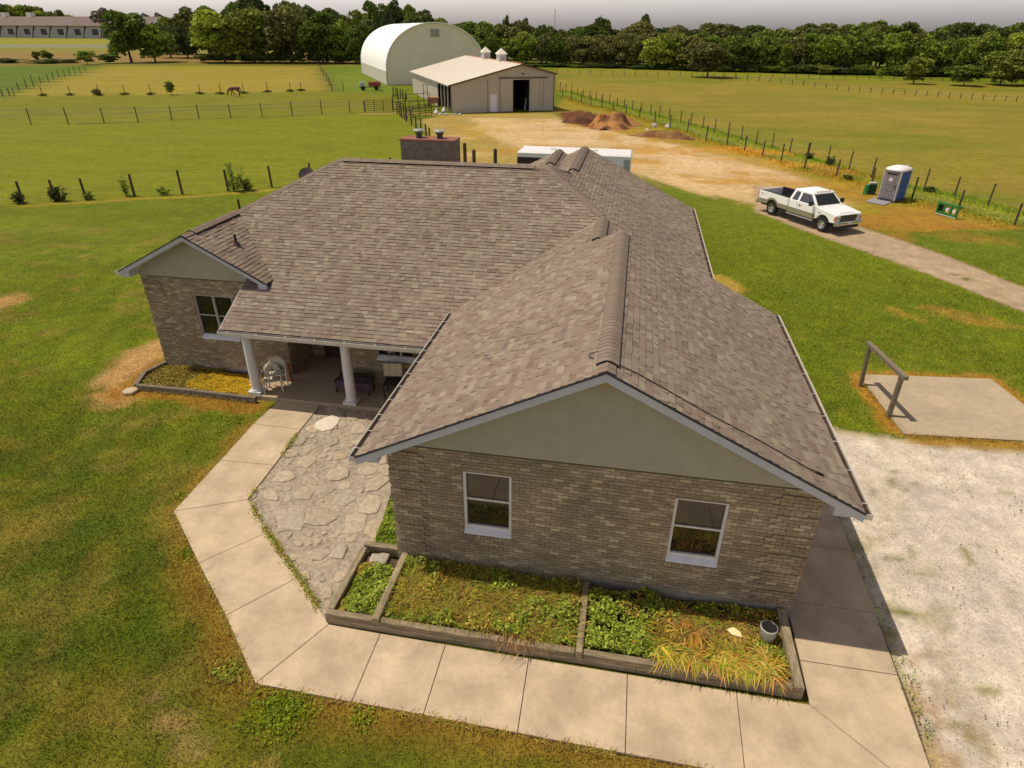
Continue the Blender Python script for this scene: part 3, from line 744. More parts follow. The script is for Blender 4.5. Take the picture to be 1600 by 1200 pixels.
slope([(-.1,9.1,5.42),(4.35,9.1,Zr(4.35)),(4.35,17.75,Zr(4.35)),(-.1,17.75,5.42)], (0,1,0), True, 2)
slope([(-11.42,15.1,2.53),(-4.25,15.1,2.53),(-4.25,16.73,Zf(16.73)),(-.75,20.23,Zf(20.23)),(-2.82,22.3,6.13),(-10.37,22.3,6.13),(-13.03,19.64,4.8),(-10.55,16.96,Zf(16.96)),(-11.42,16.98,Zf(16.98))], (1,0,0), False, 3)
slope([(2.75,17.4,Zb(2.75)),(2.75,29.3,Zb(2.75)),(-2.1,29.3,Zb(-2.1)),(-2.1,23.02,Zb(-2.1)),(-2.82,22.3,6.13),(-.75,20.23,Zb(-.75)),(-.75,17.4,Zb(-.75))], (0,1,0), False, 4)
slope([(-13.03,16.55,4.8),(-10.55,16.55,Zg(-10.55)),(-10.55,16.98,Zg(-10.55)),(-13.03,19.65,4.8)], (0,1,0), False, 5)
slope([(-15.55,16.55,Zh(-15.55)),(-13.03,16.55,4.8),(-13.03,19.64,4.8),(-10.37,22.3,6.13),(-15.55,27.48,Zh(-15.55))], (0,1,0), False, 6)
slope([(-10.37,22.3,6.13),(-2.82,22.3,6.13),(-2.82,27.48,3.54),(-15.55,27.48,3.54)], (1,0,0), False, 7, True)
slope([(-2.1,23.02,5.77),(-2.1,29.3,5.77),(-3.1,29.3,5.27),(-3.1,24.02,5.27)], (0,1,0), False, 8)
slope([(-3.25,24.3,5.555),(-3.25,29.6,5.555),(-2.86,29.6,5.36),(-2.86,24.3,5.36)], (0,1,0), False, 9)
slope([(-3.25,24.3,5.555),(-3.25,29.6,5.555),(-6.4,29.6,3.98),(-6.4,24.3,3.98)], (0,1,0), False, 10)
slope([(-2.82,22.3,6.13),(-2.1,23.02,5.77),(-2.95,24.3,5.34)], (1,0,0), False, 11)
shg.sort(key=lambda s: (s[4]-cp).length)
unit = {}
for i, (so_, st, vs, fs, p, U, Vv, N, wd, th) in enumerate(shg):
    if i < 300:
        key = (round(th, 3), (U.cross(Vv)).dot(N) < 0)
        if key not in unit:
            q = MB(); h0 = th+.003
            q.add([(-.5,0,h0),(.5,0,h0),(.5,EXPO,.003),(-.5,EXPO,.003),(-.5,0,-.002),(.5,0,-.002),(.5,EXPO,-.002),(-.5,EXPO,-.002)],
                  [(0,1,2,3),(1,0,4,5),(0,3,7,4),(2,1,5,6)]); q.mi = [0,1,1,1]
            ob = q.build('shingle', shingle_m, so_); unit[key] = ob.data
        else: ob = bpy.data.objects.new('shingle', unit[key]); C.objects.link(ob); ob.parent = so_
        R = Matrix((U, Vv, N)).transposed().to_4x4()
        q = p-Vector(HL)
        ob.matrix_local = Matrix.Translation(q) @ R @ Matrix.Diagonal((wd, 1, 1, 1))
    else: st.add(vs, fs); st.mi += [0]+[1]*(len(fs)-1)
for so_, st in stuff_lists:
    if st.v: tag(hp(st, 'shingles', shingle_m, so_), kind='stuff')

# ridge vents and cap shingles
cap_cache = {}
def caps(a, b, half, pitch_drop, rise=.0, arc=False, vent=False, step=.142, parent=house, name='ridge_vent'):
    a = Vector(a); b = Vector(b); d = (b-a); L = d.length; d.normalize(); sd = d.cross(Vector((0,0,1))).normalized(); up = sd.cross(d)
    core = MB()
    def sect(p, hf, lift):
        if arc: K = [(-1,-.98),(-.62,-.50),(-.3,-.14),(0,-.02),(.3,-.14),(.62,-.50),(1,-.98)]
        else: K = [(-1,-1),(0,0),(1,-1)]
        return [p+sd*(hf*s)+up*(lift+pitch_drop*k) for s, k in K]
    lift = rise
    s0 = sect(a, half, lift-.004); s1 = sect(b, half, lift-.004)
    k = len(s0); vs = s0+s1+[p-up*(rise+.03) for p in s0]+[p-up*(rise+.03) for p in s1]
    fs = [(i,i+1,k+i+1,k+i) for i in range(k-1)]+[(2*k,0,k,3*k),(k-1,3*k-1,4*k-1,2*k-1)]+[(i+1,i,2*k+i,2*k+i+1) for i in range(k-1)]+[(k+i,k+i+1,3*k+i+1,3*k+i) for i in range(k-1)]
    core.add(vs, fs)
    root = hp(core, name, vent_m if vent else shingle_edge_m, parent)
    t = 0
    n = max(1, int(L/step)); stp = L/n
    for i in range(n):
        p0 = a+d*(i*stp-.004); p1 = a+d*((i+1)*stp+.03)
        A = sect(Vector((0,0,0)), half-(.004 if vent else -.004), 0); A = [q+up*.013 for q in A]; B = [q-up*.009+d*(p1-p0).length for q in A]
        Cc = [q-up*.014 for q in A]
        key = (round(half,3), round(pitch_drop,3), arc, vent, round(stp,3), tuple(round(v,2) for v in d))
        if key not in cap_cache:
            k = len(A); c = MB().add(A+B+Cc, [(j,j+1,k+j+1,k+j) for j in range(k-1)]+[(j+1,j,2*k+j,2*k+j+1) for j in range(k-1)])
            ob = c.build('cap_shingle', cap_m, root); cap_cache[key] = ob.data
        else: ob = bpy.data.objects.new('cap_shingle', cap_cache[key]); C.objects.link(ob); ob.parent = root
        ob.location = p0-Vector(HL)+up*lift
    return root
RV = dict(half=.19, pitch_drop=.085, rise=.045, arc=True, vent=True)
caps((-.1,9.42,5.42), (-.1,17.3,5.42), **RV)
caps((-.1,9.1,5.425), (-.1,9.42,5.425), .14, .065, .008)
caps((-.75,17.65,5.10), (-.75,19.95,5.10), **RV)
caps((-2.1,24.0,5.77), (-2.1,29.1,5.77), **RV)
caps((-3.25,26.3,5.555), (-3.25,29.5,5.555), **RV)
caps((-10.15,22.3,6.13), (-3.3,22.3,6.13), **RV)
caps((-13.03,17.0,4.8), (-13.03,19.4,4.8), **RV)
caps((-13.03,16.55,4.805), (-13.03,17.0,4.805), .14, .065, .008)
caps((-13.03,19.64,4.8), (-10.37,22.3,6.13), .14, .05, .012)
caps((-.78,20.26,5.11), (-2.82,22.3,6.13), .14, .05, .012)
caps((-2.1,23.06,5.77), (-2.82,22.34,6.13), .14, .05, .012)
caps((-10.37,22.3,6.135), (-10.15,22.3,6.135), .14, .065, .008)
caps((-3.3,22.3,6.135), (-2.82,22.3,6.135), .14, .065, .008)

# rake fascias with dark drip edge, boxed eave ends
def rake(xa, za, xb, zb, y, w_=.165):
    d = (za-zb)
    f = MB(); t = .025
    f.add([(xa,y,za-.015),(xb,y,zb-.015),(xb,y,zb-.015-w_),(xa,y,za-.015-w_),(xa,y+t,za-.015),(xb,y+t,zb-.015),(xb,y+t,zb-.015-w_),(xa,y+t,za-.015-w_)],
          [(0,1,2,3),(7,6,5,4),(0,4,5,1),(3,2,6,7),(0,3,7,4),(1,5,6,2)])
    hp(f, 'fascia', fascia_m)
    hp(MB().beam((xa,y-.01,za+.002), (xb,y-.01,zb+.002), .045, .022), 'drip_edge', vent_m)
def soff(xa, za, xb, zb, y0, y1, w_=.17):
    hp(MB().add([(xa,y0,za-w_),(xb,y0,zb-w_),(xb,y1,zb-w_),(xa,y1,za-w_),(xa,y0,za-w_+.02),(xb,y0,zb-w_+.02),(xb,y1,zb-w_+.02),(xa,y1,za-w_+.02)],
       [(0,1,2,3),(7,6,5,4),(0,4,5,1),(3,2,6,7),(0,3,7,4),(1,5,6,2)]), 'soffit', soffit_m)
rake(-4.65,Zl(-4.65),-.1,5.42,9.075); rake(-.1,5.42,4.35,Zr(4.35),9.075)
soff(-4.65,Zl(-4.65),-.1,5.42,9.10,9.62); soff(-.1,5.42,4.35,Zr(4.35),9.10,9.62)
rake(-15.55,Zh(-15.55),-13.03,4.8,16.525,.13); rake(-13.03,4.8,-10.55,Zg(-10.55),16.525,.13)
soff(-15.55,Zh(-15.55),-13.03,4.8,16.55,17.02); soff(-13.03,4.8,-10.55,Zg(-10.55),16.55,17.02)
def boxend(x0, x1, y0, y1, zt, zb, xin):    # triangular closed eave end
    hp(MB().add([(x0,y0,zt),(x0,y0,zb),(x1,y0,zb),(x1,y0,zt+abs(x1-x0)*.5),(x0,y1,zt),(x0,y1,zb),(x1,y1,zb),(x1,y1,zt+abs(x1-x0)*.5)],
       [(0,1,2,3),(7,6,5,4),(0,4,5,1),(3,2,6,7),(0,3,7,4),(1,5,6,2)]), 'eave_return', fascia_m)
hp(MB().add([(-10.85,16.56,3.15),(-10.58,16.56,3.15),(-10.58,16.56,Zg(-10.58)-.16),(-10.85,16.56,Zg(-10.85)-.16),(-10.85,16.99,3.2),(-10.58,16.99,3.2),(-10.58,16.99,Zg(-10.58)-.14),(-10.85,16.99,Zg(-10.85)-.14)],
   [(0,1,2,3),(7,6,5,4),(0,4,5,1),(3,2,6,7),(0,3,7,4),(1,5,6,2)]), 'eave_return', fascia_m)
boxend(-4.64,-4.21,9.102,9.59,3.07,3.045,0); boxend(4.34,3.87,9.102,9.59,3.10,3.075,0); boxend(-15.54,-15.21,16.552,16.99,3.40,3.36,0)
hp(MB().box(-4.62,-4.21,9.6,16.4,3.03,3.05).box(3.87,4.33,9.6,17.7,3.06,3.08).box(2.32,2.72,17.8,29.2,3.1,3.13).box(-15.53,-15.21,17,27.8,3.30,3.33), 'eave_soffit', soffit_m)
# rear fascia boards under the garage's back rake
hp(MB().add([(-.1,17.74,5.41),(4.35,17.74,Zr(4.35)-.01),(4.35,17.74,Zr(4.35)-.2),(-.1,17.74,4.6),(-.1,17.76,5.41),(4.35,17.76,Zr(4.35)-.01),(4.35,17.76,Zr(4.35)-.2),(-.1,17.76,4.6)],
   [(0,1,2,3),(7,6,5,4),(0,4,5,1),(3,2,6,7),(1,5,6,2)]), 'rear_gable', siding_m)

def gutter(a, b, out, wd=.125, hgt=.11, step=.62, off=0):
    a = Vector(a); b = Vector(b); out = Vector(out); L = (b-a).length; d = (b-a).normalized(); Z = Vector((0,0,1))
    g = MB(); s = out*wd
    g.beam(a+s+Z*(-.01), b+s+Z*(-.01), .016, hgt*.25)                      # rolled lip
    g.beam(a+s*.94-Z*(hgt*.5), b+s*.94-Z*(hgt*.5), .008, hgt*.9)
    g.beam(a+s*.5-Z*hgt, b+s*.5-Z*hgt, wd, .008); g.beam(a-Z*(hgt*.5), b-Z*(hgt*.5), .008, hgt)
    for p in (a, b): g.beam(p-d*.004-Z*(hgt*.5)+s*.0, p-d*.004-Z*(hgt*.5)+s, .008, hgt)
    gt = hp(g, 'gutter', gutter_m)
    hp(MB().beam(a+s*.5-Z*(hgt*.62), b+s*.5-Z*(hgt*.62), wd*.9, .03), 'shade_dirt_strip', gutin_m, gt)  # added strip that paints the trough's shade and dirt
    t = .3
    while t < L:
        p = a+d*t; hp(MB().beam(p-Z*.004, p+s-Z*.004, .016, .008), 'hanger', gutter_m, gt); t += step
    return gt
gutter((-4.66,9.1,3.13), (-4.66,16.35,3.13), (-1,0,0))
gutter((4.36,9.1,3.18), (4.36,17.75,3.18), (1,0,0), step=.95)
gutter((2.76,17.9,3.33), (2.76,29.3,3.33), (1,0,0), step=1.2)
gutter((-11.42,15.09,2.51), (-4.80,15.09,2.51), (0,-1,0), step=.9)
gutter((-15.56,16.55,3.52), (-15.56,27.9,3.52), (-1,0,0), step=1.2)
hp(MB().box(-11.42,-4.3,15.11,15.135,2.31,2.50), 'fascia', M('porch_fascia', (.40,.36,.30), .6, .08, 4))
ra = MB(); ra.beam((-11.43,15.1,2.46),(-11.43,16.96,3.39),.02,.13); hp(ra, 'fascia', fascia_m)

# chimney
chy = MB(); cx0, cx1, cy0, cy1, ct = -9.37, -7.12, 26.0, 26.95, 6.28
ch = hp(MB().box(cx0+.01,cx1-.01,cy0+.01,cy1-.01,0,ct), 'chimney', mortar_m)
st = MB(); z = 4.2; row = 0
while z < ct-.06:
    a = cx0-.1*(row % 2)
    while a < cx1:
        s0, s1 = max(a, cx0), min(a+.2, cx1)
        if s1-s0 > .02: st.box(s0, s1, cy0-.004*random.random()-.003, cy0+.05, z, z+.067)
        a += .2105
    b = cy0-.1*(row % 2)
    while b < cy1:
        s0, s1 = max(b, cy0+.05), min(b+.2, cy1)
        if s1-s0 > .02: st.box(cx1-.05, cx1+.005, s0, s1, z, z+.067); st.box(cx0-.005, cx0+.05, s0, s1, z, z+.067)
        b += .2105
    z += .0775; row += 1
tag(hp(st, 'brickwork', M('chimney_brick', None, .9, .3, 30, .6, [(.155,.125,.095), (.20,.165,.125), (.175,.14,.108), (.24,.20,.15)]), ch), kind='stuff')
hp(MB().box(cx0-.03,cx1+.03,cy0-.03,cy1+.03,ct,ct+.05), 'chimney_cap', M('red_cap', (.27,.10,.068), .8, .2, 8), ch)
for fx in (-8.70, -7.82):
    hp(MB().cyl((fx,26.45,ct+.05),(fx,26.45,ct+.22),.12,.12,14).cyl((fx,26.45,ct+.22),(fx,26.45,ct+.27),.17,.17,14), 'flue', M('flue_dark', (.07,.07,.07), .5, .1, 6, metal=.5), ch)
    hp(MB().cyl((fx,26.45,ct+.34),(fx,26.45,ct+.37),.24,.22,16), 'flue_lid', metal_m, ch)
    hp(MB().cyl((fx-.12,26.45,ct+.27),(fx-.12,26.45,ct+.34),.01).cyl((fx+.12,26.45,ct+.27),(fx+.12,26.45,ct+.34),.01), 'bracket', metal_m, ch)
# plumbing vent, behind-hip vent, wires
vp = Vector((-12.02, 17.65, Zg(-12.02)))
v = hp(MB().cyl(vp-Vector((0,0,.05)), vp+Vector((0,0,.34)), .04, .04, 12), 'vent_pipe', M('pipe_brown', (.05,.03,.025), .5, .1, 8))
hp(MB().cyl(vp-Vector((0,0,.02)), vp+Vector((0,0,.10)), .13, .06, 14), 'flashing', M('flashing', (.06,.045,.04), .5, .1, 8), v)
vp = Vector((-13.6, 20.6, Zh(-13.6)))
hp(MB().cyl(vp-Vector((0,0,.05)), vp+Vector((0,0,.42)), .04, .04, 12), 'vent_pipe', MATS['pipe_brown'])
wire_m = M('black_wire', (.015,.012,.01), .6, 0, 1)
pts = [(.1+.0, 9.50, Zr(.1)+.03)]+[(x, 9.55+.02*math.sin(x*3)-.03*x*0, Zr(x)+.028) for x in np.linspace(.4, 3.62, 12)]
hp(MB().tube(pts, .009, 6).cyl((3.6,9.57,Zr(3.6)+.03),(3.72,9.57,Zr(3.72)+.03),.02), 'cable', wire_m)
pts = [(-.27+.0,9.95+.0,Zl(-.27)+.03)]+[(-.36-.08*math.sin(t), 9.87+.11*math.cos(t), Zl(-.38)+.03+.0) for t in np.linspace(0, 4.6, 10)]
hp(MB().tube(pts, .008, 6), 'cable', wire_m)

# satellite dish behind the hip
sd_ = thing('satellite_dish', (-12.1,23.0,4.9), 'dark grey satellite dish seen edge-over behind the left roof hip', 'satellite dish')
c = Vector((0,0,.55)); ax = Vector((.25,-.75,.62)).normalized(); X_ = ax.cross(Vector((0,0,1))).normalized(); Y_ = X_.cross(ax)
vs = [c-ax*.07]; fs = []
for j, r in enumerate((.15,.28,.37)):
    for i in range(20):
        t = 2*math.pi*i/20; vs.append(c+X_*(r*1.15*math.cos(t))+Y_*(r*math.sin(t))+ax*(r*r*.6-.07))
for i in range(20):
    fs.append((0,1+i,1+(i+1)%20))
    for j in range(2): fs.append((1+j*20+i, 1+(j+1)*20+i, 1+(j+1)*20+(i+1)%20, 1+j*20+(i+1)%20))
MB().add(vs, fs).build('dish', M('dish_grey', (.085,.07,.06), .5, .05, 4), sd_, smooth=True)
sd_.scale = (.72,.72,.85)
MB().tube([(0,0,.0),(0,.05,.45),(.0,.0,.5)], .025).build('mast', metal_m, sd_)
MB().tube([(0,-.1,.4),(.12,-.38,.70)], .012).cyl((.12,-.38,.66),(.10,-.36,.78),.035).build('receiver', MATS['dish_grey'], sd_)

# ------------------------------------------------------------------ timber beds and their plants
bed = thing('raised_bed', (-.6,8.7,0), 'long weathered timber flower bed along the front of the gabled wing', 'flower bed')
BO = (-.6,8.7,0)
def tb(x0, x1, y0, y1, z0, z1, mat): return MB().bevbox(x0,x1,y0,y1,z0,z1,.012).build('timber', mat, bed, off=BO)
for (a, b) in ((-5.08,-2.5),(-2.49,.9),(.91,3.76)): tb(a, b, 7.78, 7.92, .005, .14, timber_m)
for (a, b) in ((-5.08,-4.12),(-3.97,-.22),(-.06,3.58)): tb(a, b, 7.785, 7.92, .145, .285, timber_m)
tb(-5.1,-4.95,7.93,9.82,.0,.135,timberY_m); tb(-5.095,-4.955,7.93,9.66,.14,.28,timberY_m)
tb(-4.12,-3.97,7.93,9.56,.0,.14,timberY_m); tb(-4.115,-3.975,7.70+.085,9.58,.146,.36,timberY_m)
tb(-5.05,-4.15,9.70,9.84,.05,.29,timber_m)
tb(-.21,-.07,7.93,9.55,.0,.14,timberY_m); tb(-.205,-.075,7.79,9.50,.146,.33,timberY_m)
tb(3.60,3.75,7.93,9.56,.0,.14,timberY_m); tb(3.60,3.76,7.785,9.54,.146,.31,timberY_m)
sl_ = MB().box(-4.94,3.59,7.94,9.56,-.05,.13).build('soil', soil_m, bed, off=BO)
stn = flat_stone(-4.62, 9.40, .23, .22, 'flat_rock', M('grey_stone', (.36,.31,.25), .9, .2, 10, .5), seed=12, asp=1.3)
tag(stn, 'grey flat stone lying in the small end box of the front timber bed', 'rock')

lb = thing('raised_bed', (-13.,16.2,0), 'low grey timber edging around the yellow bed left of the porch', 'flower bed')
LBO = (-13.,16.2,0)
def tb2(a, b, w_=.12, h=.17):
    return MB().beam(a, b, w_, h).build('timber', M('grey_timber', (.17,.14,.10), .9, .3, 6, .5), lb, off=LBO)
tb2((-15.15,17.25,.085),(-15.42,16.2,.085)); tb2((-15.42,16.2,.08),(-15.12,15.36,.08)); tb2((-15.05,15.35,.09),(-13.0,15.37,.09)); tb2((-12.98,15.37,.085),(-10.9,15.33,.085))
MB().prism(ccw([(-15.3,16.2),(-15.05,15.42),(-11.2,15.42),(-11.2,16.95),(-15.15,16.95)]), -.05, .05).build('soil', soil_m, lb, off=LBO)

def leaves(name, P, size, cols, label=None, parent=None, flat=.5, asp=1.6, mat=leaf_m, r=None):
    """rhombic leaves at points P (n,3)"""
    r = r or rng; n = len(P)
    if np.ndim(size) == 0: size = size*(.6+.8*r.random(n))
    d = r.normal(size=(n,3)); d[:,2] = d[:,2]*(1-flat)+0; d /= np.linalg.norm(d, axis=1)[:,None]+1e-9
    up = r.normal(size=(n,3))*(1-flat)*1.2; up[:,2] += 1.0
    s = np.cross(d, up); s /= np.linalg.norm(s, axis=1)[:,None]+1e-9
    a = d*size[:,None]*.5; b = s*size[:,None]*.5/asp
    nrm = np.cross(s, d)*size[:,None]*.12
    V = np.stack([P-a, P-b+nrm, P+a, P+b+nrm], 1).reshape(-1,3)
    F = np.arange(4*n).reshape(n,4); Cc = np.repeat(cols, 4, axis=0)
    return npmesh(name, V, F, mat, parent, Cc)
def blades(name, P, D, length, width, cols, droop=.8, seg=4, mat=leaf_m, rise=1.0, parent=None):
    """arching strap leaves: base P, horizontal dir D (n,2)"""
    n = len(P); T = np.linspace(0, 1, seg+1); V = np.zeros((n, seg+1, 2, 3))
    sx = np.stack([-D[:,1], D[:,0]], 1)
    for j, t in enumerate(T):
        hx = P[:,0]+D[:,0]*length*t*(.55+.45*t); hy = P[:,1]+D[:,1]*length*t*(.55+.45*t)
        hz = P[:,2]+length*rise*(t*.95-droop*t*t)
        wd = width*(1-t**2.2)*.5+.0008
        V[:,j,0] = np.stack([hx-sx[:,0]*wd, hy-sx[:,1]*wd, hz], 1); V[:,j,1] = np.stack([hx+sx[:,0]*wd, hy+sx[:,1]*wd, hz+wd*.5], 1)
    idx = np.arange(n*(seg+1)*2).reshape(n, seg+1, 2)
    F = np.stack([idx[:,:-1,0], idx[:,:-1,1], idx[:,1:,1], idx[:,1:,0]], -1).reshape(-1, 4)
    return npmesh(name, V.reshape(-1,3), F, mat, parent, np.repeat(cols, (seg+1)*2, axis=0))
def pick(n, pal, jit=.15):
    pal = np.array(pal); c = pal[rng.integers(0, len(pal), n)]; return c*(1+rng.normal(size=(n,1))*jit).clip(.4, 1.7)
GREEN = [srgb(158,176,58), srgb(182,196,72), srgb(128,148,48), srgb(200,208,92), srgb(168,182,62)]
OLIVE = [srgb(190,182,62), srgb(206,186,74), srgb(168,170,56), srgb(214,186,96), srgb(190,152,68)]
YELL = [srgb(244,206,50), srgb(226,182,46), srgb(250,214,70), srgb(206,180,44)]
STRAW = [srgb(186,144,84), srgb(160,116,62), srgb(206,168,104), srgb(140,98,50)]
def weeds(name, x0, x1, y0, y1, n, label, pal=GREEN, pal2=OLIVE, h=.28, base=.13, size=.068, tall=0., seed=0, inside=None, thresh=.5):
    x = rng.uniform(x0, x1, n); y = rng.uniform(y0, y1, n)
    if inside is not None:
        k = sdpoly(x, y, inside) < -.02; x = x[k]; y = y[k]
    n = len(x)
    d = fbm(x*2.2+seed, y*2.2+seed*3, 3)
    k = (rng.random(n) < sm(.30,.42, fbm(x*3.1+seed*5, y*3.1+2))+.12); x=x[k]; y=y[k]; d=d[k]; n=len(x)
    hh = h*(.10+1.9*np.clip(d-.28, 0, 1))*(.25+.75*rng.random(n)**.6)
    c = np.where((fbm(x*1.4+seed*7, y*1.4) > thresh)[:,None], pick(n, pal2, .2), pick(n, pal, .2))
    o = leaves(name, np.stack([x, y, base+hh], 1), size, c, flat=.55)
    return tag(o, label, 'weeds' if 'name' else None, kind='stuff')
weeds('weeds', -3.94, -.24, 7.95, 9.5, 15000, 'green and straw-coloured weeds filling the middle box of the front timber bed', h=.36, seed=3, thresh=.47)
weeds('weeds', -.04, 1.35, 7.95, 9.5, 9500, 'dense green weeds between the divider timber and the yellow strap leaves', h=.32, seed=9, thresh=.75)
weeds('weeds', 1.35, 3.58, 8.95, 9.5, 2200, 'low green weeds at the wall behind the yellow strap leaves', h=.2, seed=5, thresh=.7)
weeds('weeds', 2.5, 3.58, 7.95, 9.0, 2600, 'sparse green weeds around the white bucket', h=.14, seed=15, thresh=.52)
weeds('weeds', -4.93, -4.14, 7.95, 9.3, 4200, 'green weeds in the small end box of the front timber bed', h=.24, seed=21, thresh=.56)
tri = ccw([G(616,765), (-4.24,12.0), (-4.24,9.9), (-4.95,9.95)])
weeds('weeds', -5.2,-4.2,9.8,12.6, 9000, 'wedge of bright green weeds against the wing wall beside the patio', h=.22, base=.0, seed=31, inside=tri, thresh=.72, pal=[srgb(156,178,56), srgb(176,192,68), srgb(136,160,48)])
n = 5000
P = np.stack([rng.uniform(-3.9,-.25,n), rng.uniform(8.0,9.4,n), np.full(n,.15)],1); a = rng.uniform(0,6.28,n)
tag(blades('dry_grass', P, np.stack([np.cos(a),np.sin(a)],1), rng.uniform(.16,.42,n), np.full(n,.009), pick(n, OLIVE+OLIVE+STRAW+GREEN), droop=.45, rise=1.25), 'thin grass stalks among the weeds of the middle box', 'grass', kind='stuff')
# dead straw heap on the timber rim
n = 260
P = np.stack([-1.35+rng.normal(size=n)*.24, 8.1+rng.normal(size=n)*.16, rng.uniform(.2,.32,n)],1); a = rng.normal(size=n)*.8-1.5
tag(blades('dead_straw', P, np.stack([np.cos(a),np.sin(a)],1), rng.uniform(.15,.4,n), np.full(n,.010), pick(n, STRAW), droop=1.2), 'dead tan straw flopping over the front timber', 'straw', kind='stuff')
# daylily leaves
def lily(name, x0, x1, y0, y1, ncl, per, L0, L1, label, pal, front=0., bz=.14):
    Ps = []; Ds = []; Ls = []; Cs = []
    for _ in range(ncl):
        cx = rng.uniform(x0, x1); cy = rng.uniform(y0, y1); k = int(per*(.6+.8*rng.random()))
        a0 = rng.uniform(0, 6.28) if rng.random() > front else -1.57+rng.normal()*.5
        a = a0+rng.normal(size=k)*1.0; Ps.append(np.stack([cx+rng.normal(size=k)*.04, cy+rng.normal(size=k)*.04, np.full(k,bz)],1))
        Ds.append(np.stack([np.cos(a), np.sin(a)],1)); Ls.append(rng.uniform(L0, L1, k)); c = pick(1, pal, .1); Cs.append(np.repeat(c, k, 0)*(1+rng.normal(size=(k,1))*.2).clip(.5,1.5)*.6+pick(k, pal, .2)*.4)
    P, D, Lh, Cc = map(np.concatenate, (Ps, Ds, Ls, Cs))
    return tag(blades(name, P, D, Lh, np.full(len(P), .027), Cc, droop=.85, seg=5, rise=.85), label, 'plants', kind='stuff')
YL = [srgb(226,192,72), srgb(210,170,60), srgb(186,182,60), srgb(218,150,70), srgb(152,170,54), srgb(234,206,112), srgb(168,176,60)]
lily('strap_leaves', 1.3, 3.3, 7.98, 8.30, 85, 15, .24, .46, 'yellow and orange strap leaves spilling over the front timber', YL, .7, bz=.245)
lily('strap_leaves', 1.35, 2.9, 8.3, 9.2, 60, 13, .3, .5, 'yellow-green strap leaves flattened in the middle of the right-hand box', YL+[srgb(120,146,36)], .2)
lily('strap_leaves', 2.9, 3.5, 7.98, 8.5, 12, 14, .25, .45, 'yellow-green strap leaves in the corner box beside the right timber', YL+[srgb(110,146,36)], .2)
n = 3000
P = np.stack([rng.uniform(1.3,3.3,n), rng.uniform(8.0,9.2,n), rng.uniform(.14,.24,n)],1); a = rng.uniform(0,6.28,n)
tag(blades('straw', P, np.stack([np.cos(a),np.sin(a)],1), rng.uniform(.1,.35,n), np.full(n,.009), pick(n, STRAW), droop=1., rise=.3), 'matted tan dead leaves under the yellow strap leaves', 'straw', kind='stuff')
# left bed: yellow ground cover + weeds
n = 26000
x = rng.uniform(-13.6,-11.15,n); y = rng.uniform(15.45,16.75,n); hh = .06+.22*np.clip(fbm(x*1.6,y*1.6)-.2,0,1)*rng.random(n)**.4*1.3
k = rng.random(n) < sm(-13.7,-13.0,x+(fbm(x*2,y*2)-.5)); x=x[k]; y=y[k]; hh=hh[k]
tag(leaves('ground_cover', np.stack([x,y,hh],1), .035, pick(len(x), YELL+[srgb(250,226,60)], .12), flat=.6), 'mound of golden-yellow ground cover in the bed left of the porch', 'plants', kind='stuff')
n = 7000
x = rng.uniform(-15.3,-12.9,n); y = rng.uniform(15.45,16.95,n); k = x > -15.1-(y-15.4)*.15; x=x[k]; y=y[k]
tag(leaves('weeds', np.stack([x,y,.05+.18*rng.random(len(x))*fbm(x*2,y*2)],1), .045, pick(len(x), OLIVE+[srgb(170,130,50), srgb(104,112,36)]), flat=.4), 'olive and tan weeds in the left end of the porch-side bed', 'weeds', kind='stuff')

# bucket
bk = thing('bucket', (3.30,8.84,.16), 'white plastic bucket with black lid in the bed corner by the wall', 'bucket')
MB().lathe([(0,0),(.125,0),(.15,.33),(.157,.335),(.157,.355),(.15,.36)], n=24).build('body', M('bucket_white', (.66,.64,.62), .4, .08, 8), bk, smooth=True)
MB().lathe([(0,.362),(.12,.362),(.130,.368),(.140,.366)], n=24).build('lid', M('black_plastic', (.02,.018,.018), .35, .1, 8), bk)
MB().tube([(.155*math.cos(t), .155*math.sin(t), .30-.1*abs(math.sin((t+2.3)*1.0))) for t in np.linspace(-2.9,-.3,9)], .005, 6).build('handle', metal_m, bk)
yb = MB().add([(2.58,8.86,.27),(2.66,8.74,.28),(2.84,8.72,.27),(2.82,8.82,.29),(2.70,8.90,.31),(2.58,8.86,.25),(2.66,8.74,.26),(2.84,8.72,.25),(2.82,8.82,.27),(2.70,8.90,.28)],
              [(0,1,2,3,4),(9,8,7,6,5),(0,5,6,1),(1,6,7,2),(2,7,8,3),(3,8,9,4),(4,9,5,0)]).build('wood_chunk', M('pale_scrap', (.75,.66,.36), .7, .1, 8))
tag(yb, 'pale yellow wood scrap lying on the weeds left of the bucket', 'wood scrap')

